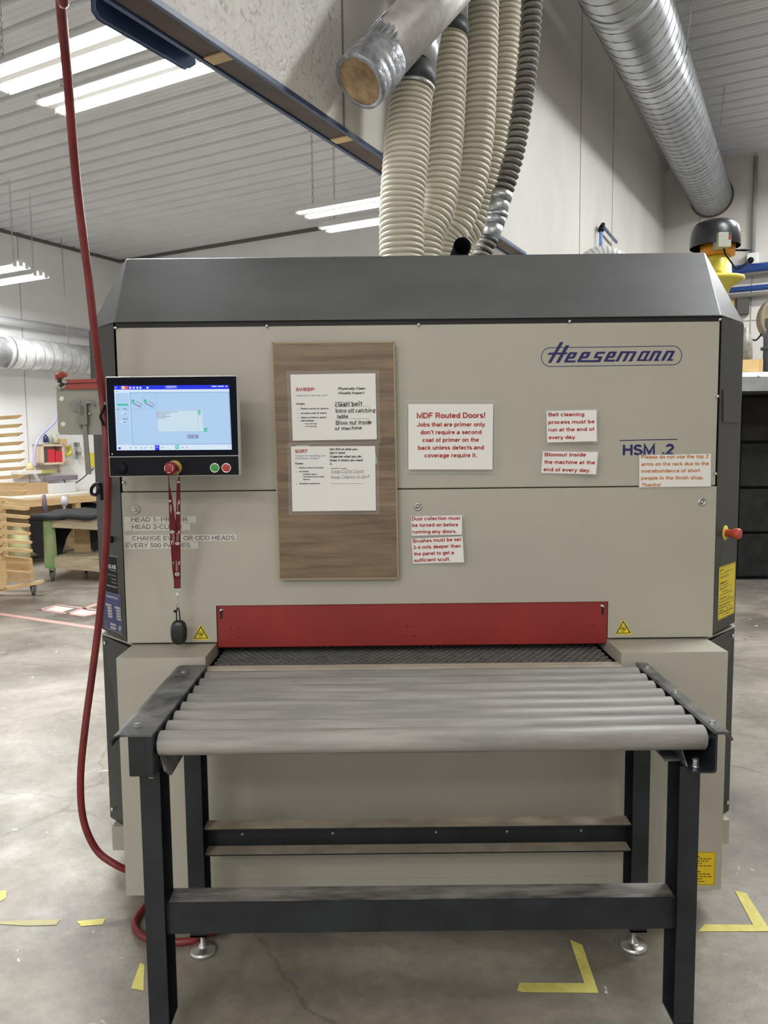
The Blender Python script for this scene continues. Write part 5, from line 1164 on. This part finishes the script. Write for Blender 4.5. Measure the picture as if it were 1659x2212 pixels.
b = MB(); ub_, zb_0 = wz(450, 1640); b.lathe(rw(-9.38, ub_, zb_0), (0, 0, 1), [(0, .04), (.05, .055), (.09, .04), (.11, .02)], 16); tag(b.build('yellow_ball_jar', mat('amber_jar', (.60, .48, .24), .5)), 'amber jar on the white wall ledge', 'jar')
b = MB(); b.tube(spline([aw(*cA(x, y), -9.27) for x, y in ((855, 790), (840, 860), (815, 915), (700, 1030), (600, 1120), (535, 1250), (512, 1400), (525, 1570))], 6), .016, 10)
tag(b.build('air_tube', PURP), 'pale purple tube curving down the white wall', 'tube')
b = MB(); b.tube(spline([aw(*cA(x, y), -9.2) for x, y in ((1400, 1600), (1290, 1700), (1180, 1790), (1050, 1850), (990, 1830), (950, 1770))], 6), .007, 6)
tag(b.build('cable', BLACKP), 'thin black cable curling on the workbench', 'cable')
for x, y0, y1, lb in ((1210, 1215, 1340, 'grey clamp hanging on the wall left of the caliper bar, upper one'), (1230, 1350, 1460, 'grey clamp hanging on the wall left of the caliper bar, lower one')):
    u5, z5 = wz(x - 28, y0); u6, z6 = wz(x + 28, y1); b = MB(); b.box(-9.49, -9.44, u5, u5 + .02, z6, z5, 0, rw); b.box(-9.49, -9.44, u5, u6, z5 - .04, z5, 0, rw); b.box(-9.49, -9.44, u5, u6, (z5 + z6) / 2, (z5 + z6) / 2 + .03, 0, rw); tag(b.build('clamp', GREY), lb, 'clamp')
u5, z5 = wz(905, 1540); b = MB(); b.lathe(rw(-9.44, u5 + .02, z5 - .12), (0, 0, 1), [(0, .02), (.1, .025), (.13, .012), (.22, .01)], 12); tag(b.build('brush', mat('pale_handle', (.62, .52, .34), .5)), 'pale handled brush hanging under the shelf box', 'brush')
# spiral duct and pipe along the left wall
a0 = aw(12, 761, -9.1); a1 = aw(190, 783, -9.1); dd = (a1 - a0)
t, ax = spiral_duct(rw(-9.1, to_wu(a0)[1], a0.z), rw(-9.1, to_wu(a0)[1] + 4.0 if False else 9.0, a0.z + .02), .205, .145, 'spiral_duct', 'pale spiral duct along the upper left wall behind the red hose', mat('pale_galvanised', (.50, .50, .50), .40, .55, var=.22, vscale=7, bump=.1, bscale=15), True)
b = MB(); uu = to_wu(a0)[1]; b.cyl(rw(-9.1, uu - 1.2, a0.z), rw(-9.1, uu + .02, a0.z), .19, n=32); b.build('duct_sleeve', bpy.data.materials['pale_galvanised'], t)
b = MB(); b.cyl(rw(-9.1, uu - .03, a0.z), rw(-9.1, uu + .03, a0.z), .215, n=32); b.build('joint_band', bpy.data.materials['pale_galvanised'], t)
b = MB(); b.tube([rw(-9.1, uu + 1.0 + .0, a0.z + .2), rw(-9.15, uu + 1.0, 4.45)], .005, 5); b.build('hanger_wire', STEEL, t)
b = MB(); zz = aw(60, 700, -9.38).z; b.cyl(rw(-9.38, 3.5, zz), rw(-9.38, 9.05, zz), .055, n=20); tag(b.build('wall_pipe', mat('bright_pipe', (.75, .76, .78), .3, .3)), 'bright straight pipe above the pale spiral duct', 'pipe')
# thing under the bench: power outlet, dark bags
ob = rw(-9.15, 7.75, .55)
b = MB(); q = aw(138, 1083, -8.70); b.ball(q, .07, 0, 10, (.9, .8, 1.1)); b.cyl(q + Vector((0, 0, -.18)), q, .02, n=8); tag(b.build('spray_gun', mat('pale_violet_plastic', (.45, .45, .52), .4)), 'pale spray gun hanging below the bench front rail', 'spray gun')
b = MB(); q = aw(186, 1088, -8.9); q.z = .66; b.ball(q, .19, 0, 12, (1.2, .7, .55)); tag(b.build('plastic_bag', BLACKP), 'black plastic bag under the workbench near the machine wing', 'bag')
b = MB(); q = aw(96, 1085, -8.69); b.tube([q + Vector((0, 0, .10)), q + Vector((0, 0, -.05)), q + Vector((.03, 0, -.25))], [.02, .035, .03], 8); tag(b.build('grinder', mat('plum_plastic', (.10, .07, .10), .5)), 'dark plum tool hanging under the bench', 'tool')
for q_, lb in ((aw(36, 1145, -8.9), 'yellow and clear jug under the bench behind the rack, upper'), ):
    b = MB(); c_ = Vector((q_.x, q_.y, .02)); b.lathe(c_, (0, 0, 1), [(0, .15), (.3, .15), (.42, .13), (.5, .05), (.55, .04)], 20); tag(b.build('jug', mat('yellow_jug', (.74, .68, .22), .4, col2=(.70, .72, .62), vscale=4)), 'yellow and clear plastic jug standing under the bench behind the rack', 'jug')
# ------------------------------------------------------------------ black cloth cart
CY_ = 8.75
cc = lambda x, y: (x / 6.9125, 1060 + y / 6.9125)
ct = thing('work_cart', az(150, 1255, 0), 'low wooden cart with green sprayed leg and black cloth cover', 'cart')
def PB(x, y, Y=CY_): return at(*cc(x, y), Y)
def pbox(pix, th, m, nm, par=ct, Y=CY_, bev=0):
    b = MB(); b.prism([PB(x, y, Y) for x, y in pix], (0, th, 0)); return b.build(nm, m, par, bevel=bev)
pbox([(625, 450), (765, 440), (815, 1160), (670, 1160)][::-1], .09, GREENSP, 'cart_leg')
pbox([(750, 445), (1900, 415), (1900, 610), (775, 550)][::-1], .04, WOODG, 'upper_rail', Y=CY_ + .01)
pbox([(790, 985), (1900, 1060), (1900, 1250), (800, 1150)][::-1], .04, WOODG, 'lower_rail', Y=CY_ + .01)
zt3 = PB(800, 990).z; b = MB(); xl_ = PB(660, 900).x; b.box(xl_ + .1, xl_ + 1.9, CY_ + .02, CY_ + .9, zt3 - .03, zt3); b.build('lower_deck', WOODG, ct)
b = MB(); b.box(PB(1100, 600, 9.1).x, PB(1350, 600, 9.1).x, 9.1, 9.14, zt3, PB(0, 560, 9.1).z + .1); b.build('divider_board', WOODP, ct)
ztp = PB(700, 425).z
V = []; F = []; nx = 24; ny = 10; x0c = PB(440, 420).x; random.seed(5)
for j in range(ny + 1):
    for i in range(nx + 1): V.append(Vector((x0c + i * 1.9 / nx, CY_ - .03 + j * 1.0 / ny, ztp + .045 + .012 * math.sin(i * 1.3 + j) + random.uniform(-.006, .006))))
for j in range(ny):
    for i in range(nx): a_ = j * (nx + 1) + i; F.append((a_, a_ + 1, a_ + nx + 2, a_ + nx + 1))
cl = MB(); cl.add(V, F, 0, True)
fr = [V[i] for i in range(nx + 1)]; fr2 = [v + Vector((0, -.01, -.05 - .01 * math.sin(i))) for i, v in enumerate(fr)]
cl.add(fr + fr2, [(i, i + nx + 1, i + nx + 2, i + 1) for i in range(nx)], 0, True)
sd = [V[j * (nx + 1)] for j in range(ny + 1)]; sd2 = [Vector((v.x + .02, v.y, v.z - (.42 - .08 * j / ny))) for j, v in enumerate(sd)]
cl.add(sd + sd2, [(j, j + 1, j + ny + 2, j + ny + 1) for j in range(ny)], 0, True)
lf = [PB(440, 430, CY_ - .02), PB(640, 440, CY_ - .02), PB(660, 1015, CY_ - .02), PB(475, 900, CY_ - .02)]; cl.add(lf, [(0, 1, 2, 3)], 0)
lf = [PB(800, 560, CY_ + .5), PB(1080, 560, CY_ + .5), PB(1000, 700, CY_ + .5), PB(925, 945, CY_ + .5), PB(820, 945, CY_ + .5)]; cl.add(lf, [(0, 1, 2, 3, 4)], 0)
lf = [PB(1340, 590, CY_ + .3), PB(1560, 590, CY_ + .3), PB(1520, 850, CY_ + .3), PB(1410, 905, CY_ + .3), PB(1360, 860, CY_ + .3)]; cl.add(lf, [(0, 1, 2, 3, 4)], 0)
o = cl.build('cloth_cover', CLOTH, solid=.006); tag(o, 'black cloth draped over the low cart', 'cloth')
def caster(px, py, Yf, par, r_=.055, s_=1):
    q = at(px, py, Yf); gx = q.x; b = MB(); c_ = Vector((gx, Yf, r_))
    b._lathe2(c_ + Vector((-.016, 0, 0)), Vector((.97, .25, 0)).normalized(), [(0, .01), (0, r_ * .8), (.004, r_), (.028, r_), (.032, r_ * .8), (.032, .01)], 24, 0, True); w_ = b.build('caster_wheel', RUBBER, par)
    b = MB(); b.box(gx - .03, gx - .024, Yf - .02, Yf + .02, r_ - .01, r_ * 2 + .02); b.box(gx + .024, gx + .03, Yf - .02, Yf + .02, r_ - .01, r_ * 2 + .02); b.box(gx - .035, gx + .035, Yf - .03, Yf + .03, r_ * 2 + .012, r_ * 2 + .02); b.build('caster_fork', STEEL, w_)
caster(114, 1252, 8.85, ct, .065); caster(187, 1240, 9.4, ct, .065)
# ------------------------------------------------------------------ wooden drying rack at far left
rk = thing('drying_rack', at(30, 1290, 8.0), 'wooden drying rack with many horizontal arms at the left edge', 'rack')
YR = 8.0
tips = [(44, 899), (45, 918), (46, 937), (48, 956), (50, 975), (51, 993), (53, 1010), (55, 1028), (56, 1045), (58, 1063), (58, 1081), (60, 1098), (61, 1116), (62, 1134), (63, 1152), (66, 1171), (67, 1189)]
for i, (tx, ty) in enumerate(tips):
    sl_ = (ty - 955) * .05; up_ = i < 10
    dy = 5 if ty < 1030 else -4
    if up_: pp = [(-60, ty + dy * .6 + 1), (tx, ty - 3), (tx + .5, ty - 1.5), (tx - 11, ty + 5), (-60, ty + 9 + dy * .6)]
    else: pp = [(-60, ty - 9), (4, ty - 6), (tx, ty - 1), (tx, ty + 4), (tx - 8, ty + 5), (8, ty + 1), (3, ty + 6), (-60, ty + 4)]
    b = MB(); b.prism([at(x, y, YR) for x, y in pp][::-1], (0, .04, 0)); b.build('rack_arm', WOODL, rk)
b = MB(); b.prism([at(x, y, YR + .045) for x, y in ((-45, 860), (-32, 860), (8, 1255), (-6, 1268))][::-1], (0, .05, 0)); b.build('rack_post', WOODL, rk)
b = MB(); b.prism([at(*cc(x, y), YR + .3) for x, y in ((60, 970), (470, 1015), (495, 1345), (70, 1330))][::-1], (0, .02, 0)); b.build('rack_panel', WOODL, rk)
b = MB(); b.prism([at(*cc(x, y), YR + .02) for x, y in ((100, 1195), (440, 1225), (440, 1390), (110, 1350))][::-1], (0, .03, 0)); b.build('rack_kick_board', WOODP, rk)
b = MB(); b.prism([at(*cc(x, y), YR - .1) for x, y in ((0, 1060), (40, 1065), (60, 1460), (0, 1475))][::-1], (0, .06, 0)); b.build('rack_foot_post', WOODL, rk)
b = MB(); za_ = at(*cc(440, 1410), YR).z; xx = at(*cc(440, 1410), YR).x; b.prism([at(*cc(x, y), YR - .02) for x, y in ((-200, 1500), (440, 1385), (600, 1345), (605, 1390), (440, 1425), (-200, 1545))][::-1], (0, .09, 0)); b.build('rack_base', WOODL, rk)
caster(73, 1285, 8.03, rk, .06); caster(-60, 1300, 7.8, rk, .06)
# ------------------------------------------------------------------ right side things
c12 = lambda x, y: (1450 + x / 5.268, 440 + y / 5.268)
YV = 5.5
dc = thing('dust_collector', Vector((at(1546, 560, YV).x, YV, 0)), 'yellow and orange dust collector with black motor hood behind the machine', 'dust collector')
def V12(x, y, Y=YV): return at(*c12(x, y), Y)
cxv = V12(500, 400).x
b = MB(); n_ = 36
zb_ = V12(500, 500).z; rings = [(500, .285), (470, .288), (400, .283), (330, .275), (270, .256), (228, .222), (202, .16), (192, .01)]
px2m = YV / FPX / 5.268 * 1.0
V = []; F = []
for y, r_ in rings:
    z_ = V12(500, y).z
    for k in range(n_): a_ = 2 * math.pi * k / n_; V.append(Vector((cxv + r_ * .58 * math.cos(a_), YV + r_ * .58 * math.sin(a_), z_)))
for i in range(len(rings) - 1):
    for k in range(n_): k2 = (k + 1) % n_; F.append((i * n_ + k, i * n_ + k2, (i + 1) * n_ + k2, (i + 1) * n_ + k))
b.add(V, F, 0, True); b.build('motor_hood', mat('black_hood_plastic', (.012, .013, .016), .35), dc)
def zz_(y): return V12(500, y).z
b = MB(); cx2 = V12(530, 500).x
b.lathe((cx2, YV, zz_(600)), (0, 0, 1), [(0, .112), (zz_(470) - zz_(600), .115)], 32); b.build('orange_ring', ORNG, dc)
b = MB(); cx3 = V12(530, 600).x; r3 = abs(V12(668, 600).x - cx3)
b.lathe((cx3, YV, zz_(1300)), (0, 0, 1), [(0, .03), (zz_(1030) - zz_(1300), .075), (zz_(960) - zz_(1300), .09), (zz_(900) - zz_(1300), .16), (zz_(875) - zz_(1300), r3 + .095), (zz_(850) - zz_(1300), r3 + .09), (zz_(815) - zz_(1300), r3 + .01), (zz_(640) - zz_(1300), r3), (zz_(600) - zz_(1300), r3 - .01)], 36)
b.build('yellow_funnel', YELP, dc)
b = MB(); b.cyl((cx3, YV, 0), (cx3, YV, zz_(1290)), .045); b.cyl((cx3, YV, 0), (cx3, YV, .03), .09); b.build('stand', STEEL, dc)
b = MB(); q = V12(605, 410, YV - .17); b.box(q.x - .048, q.x + .038, YV - .19, YV - .10, V12(0, 505, YV - .17).z, V12(0, 338, YV - .17).z); sw = b.build('switch_box', mat('switch_beige', (.38, .37, .31), .5), dc, bevel=.002)
b = MB(); b.box(q.x + .022, q.x + .034, YV - .196, YV - .19, q.z, q.z + .02); b.build('red_switch', REDB, sw)
b = MB(); q1 = V12(655, 385, YV - .19); b.box(q.x + .022, q.x + .034, YV - .196, YV - .19, q.z + .026, q.z + .046); b.build('green_switch', mat('dark_teal_switch', (.02, .06, .07), .4), sw)
b = MB(); q = V12(585, 245, YV - .135); b.strip([q + Vector((.008 * math.cos(a * .52), -.02, .008 * math.sin(a * .52))) for a in range(12)], .004, (0, -1, 0), 0, True); b.strip([q + Vector((-.03, -.02, -.016)), q + Vector((.03, -.02, -.016))], .004, (0, -1, 0)); b.build('hood_logo', PAPER, dc)
b = MB(); q = V12(700, 530, YV - .05); b.tube([q, q + Vector((.08, 0, .0)), q + Vector((.125, 0, .002))], [.005, .009, .005], 8); b.build('handle', BLACKP, dc)
b = MB(); b.tube(spline([V12(x, y, YV - .16) for x, y in ((600, 510), (615, 570), (650, 620), (700, 690), (740, 745))], 6), .006, 6); tag(b.build('cable', BLACKP), 'black cable hanging from the switch box of the dust collector', 'cable')
# pipes on back wall
def uw_(x, y, u=11.22): return au(*c12(x, y), u)
for (ya, yb, r_, m, lb) in ((752, 718, .058, BLUEP, 'upper blue air main on the back wall behind the dust collector'), (985, 940, .036, BLUEP, 'lower blue air pipe on the back wall'), (805, 785, .028, mat('grey_pipe', (.36, .34, .31), .4, .4), 'grey pipe just under the upper blue main'), (1055, 1020, .028, mat('tan_grey_pipe', (.34, .31, .27), .5), 'grey pipe just under the lower blue pipe')):
    q = to_wu(uw_(950, (ya + yb) / 2)); b = MB(); b.cyl(rw(-.95, 11.2, q[2]), rw(3.5, 11.2, q[2]), r_, n=20); tag(b.build('wall_pipe', m), lb, 'pipe')
q0 = to_wu(uw_(928, 560)); cdt = thing('conduit', rw(q0[0], 11.25, q0[2]), 'vertical metal conduit ending in a power outlet on the back wall', 'conduit')
b = MB(); b.cyl(rw(q0[0], 11.25, q0[2]), rw(q0[0], 11.25, 5.15), .026, n=12); b.build('conduit_pipe', GREY, cdt)
b = MB(); b.box(q0[0] - .07, q0[0] + .07, 11.2, 11.29, q0[2] - .2, q0[2], 0, rw); b.build('outlet_box', WHITEP, cdt, bevel=.01)
b = MB(); q = rw(q0[0] - .02, 11.17, q0[2] - .1); b.ball(q, .04, 0, 12); b.build('plug', BLACKP, cdt)
b = MB(); b.tube(spline([q, uw_(850, 680, 11.0), uw_(790, 720, 10.9), uw_(740, 745, 10.9)], 6), .012, 6); tag(b.build('power_cord', BLACKP), 'black power cord plugged into the wall outlet', 'cord')
b = MB(); q = uw_(800, 1160); w_, u_, z_ = to_wu(q); b.box(w_ - .05, w_ + .09, 11.2, 11.29, z_ - .11, z_ + .11, 0, rw); tag(b.build('wall_box', mat('dark_grey_box', (.07, .065, .06), .6)), 'dark grey box on the back wall under the pipes', 'box')
b = MB(); q = uw_(720, 1130); w_, u_, z_ = to_wu(q); b.box(w_ - .06, w_ + .0, 11.22, 11.29, z_ - .12, z_ + .09, 0, rw); tag(b.build('wood_plate', mat('orange_wood', (.45, .22, .06), .6)), 'orange wooden plate left of the dark wall box', 'plate')
# big spool / drum disc at right edge
YD = 8.3
sp = thing('round_drum', at(1690, 800, YD), 'large tan round drum on a dark pipe stand at the right edge', 'drum')
q = at(1694, 688, YD); rr_ = abs(at(1641, 688, YD).x - q.x)
b = MB(); b._lathe2(q, Vector((0, -1, 0)), [(-.1, .01), (-.1, rr_ * .96), (0, rr_), (.02, rr_), (.03, rr_ * .9), (.012, rr_ * .85), (.01, .01)], 48, 0, True); b.build('drum_shell', mat('tan_drum', (.27, .22, .14), .55, var=.1), sp)
b = MB(); qq = at(1660, 800, YD); b.cyl((qq.x, YD, 2.25), (qq.x, YD, q.z), .06); b.cyl((qq.x, YD, at(0, 774, YD).z), (qq.x, YD, at(0, 768, YD).z), .085); b.build('pipe_stand', mat('slate_pipe', (.07, .08, .09), .4), sp)
b = MB(); b.tube(spline([at(x, y, 8.35) for x, y in ((1608, 714), (1617, 728), (1632, 735), (1645, 722))], 6), .009, 6); tag(b.build('cable', BLACKP), 'thin black cable drooping between the drum and the wall', 'cable')
bgm = mat('grimy_plastic', (.22, .20, .17), .3, col2=(.42, .40, .36), vscale=9)
b = MB(); q = at(1610, 776, 8.25); b.lathe((q.x, 8.25, q.z), (0, 0, 1), [(0, .07), (.2, .065), (.27, .03), (.33, .02)], 16); tag(b.build('grimy_bottle', bgm), 'grimy grey bottle behind the wooden tray on the booth top', 'bottle')
# booth with dark filters and galvanised header
YBo = 7.9
bt = thing('filter_booth', Vector((4.6, 8.4, 0)), 'dark booth with square filters and galvanised header at the right edge', 'booth')
xb0 = 3.30; zt4 = at(1603, 803, YBo).z; zl4 = at(1603, 845, YBo).z
b = MB(); b.box(xb0, 6.2, YBo, YBo + .9, zl4, zt4 - .05); b.prism([(xb0, YBo - .0, zt4 - .07), (xb0, YBo + .05, zt4), (xb0, YBo + .9, zt4), (xb0, YBo + .9, zt4 - .07)], (2.9, 0, 0)); b.build('header', GALV, bt)
for k in range(14):
    s = MB(); s.ball(Vector((xb0 + .12 + k * .2, YBo + .005, zt4 - .05)), .017, 0, 8); s.build('header_rivet', STEEL, bt)
b = MB(); b.box(xb0, 6.2, YBo + .62, YBo + .9, 0, zl4); b.box(xb0, xb0 + .05, YBo, YBo + .7, 0, zl4); b.build('back_frame', mat('black_booth', (.010, .010, .010), .8), bt)
FILT = mat('dirty_filter', (.016, .016, .015), .95, var=.35, vscale=8, bump=.5, bscale=30)
for i in range(5):
    for j in range(4):
        b = MB(); x_ = xb0 + .06 + i * .56; z_ = .04 + j * .5; b.box(x_, x_ + .53, YBo + .55, YBo + .62, z_, min(z_ + .47, zl4)); b.build('filter', FILT, bt, bevel=.01)
wt = thing('wooden_tray', at(1626, 803, YBo + .15), 'shallow pine tray on top of the galvanised booth header', 'tray')
q0_ = at(1600, 803, YBo + .12); q1_ = at(1648, 780, YBo + .12)
b = MB(); b.box(q0_.x, q1_.x - .03, YBo + .12, YBo + .14, q0_.z, q1_.z + .015); b.build('tray_front', mat('bright_pine', (.70, .47, .20), .6, var=.08), wt)
b = MB(); b.box(q1_.x - .03, q1_.x, YBo + .115, YBo + .5, q0_.z, q1_.z + .02); b.box(q0_.x, q1_.x, YBo + .14, YBo + .5, q0_.z, q0_.z + .01); b.build('tray_frame', WOODL, wt)
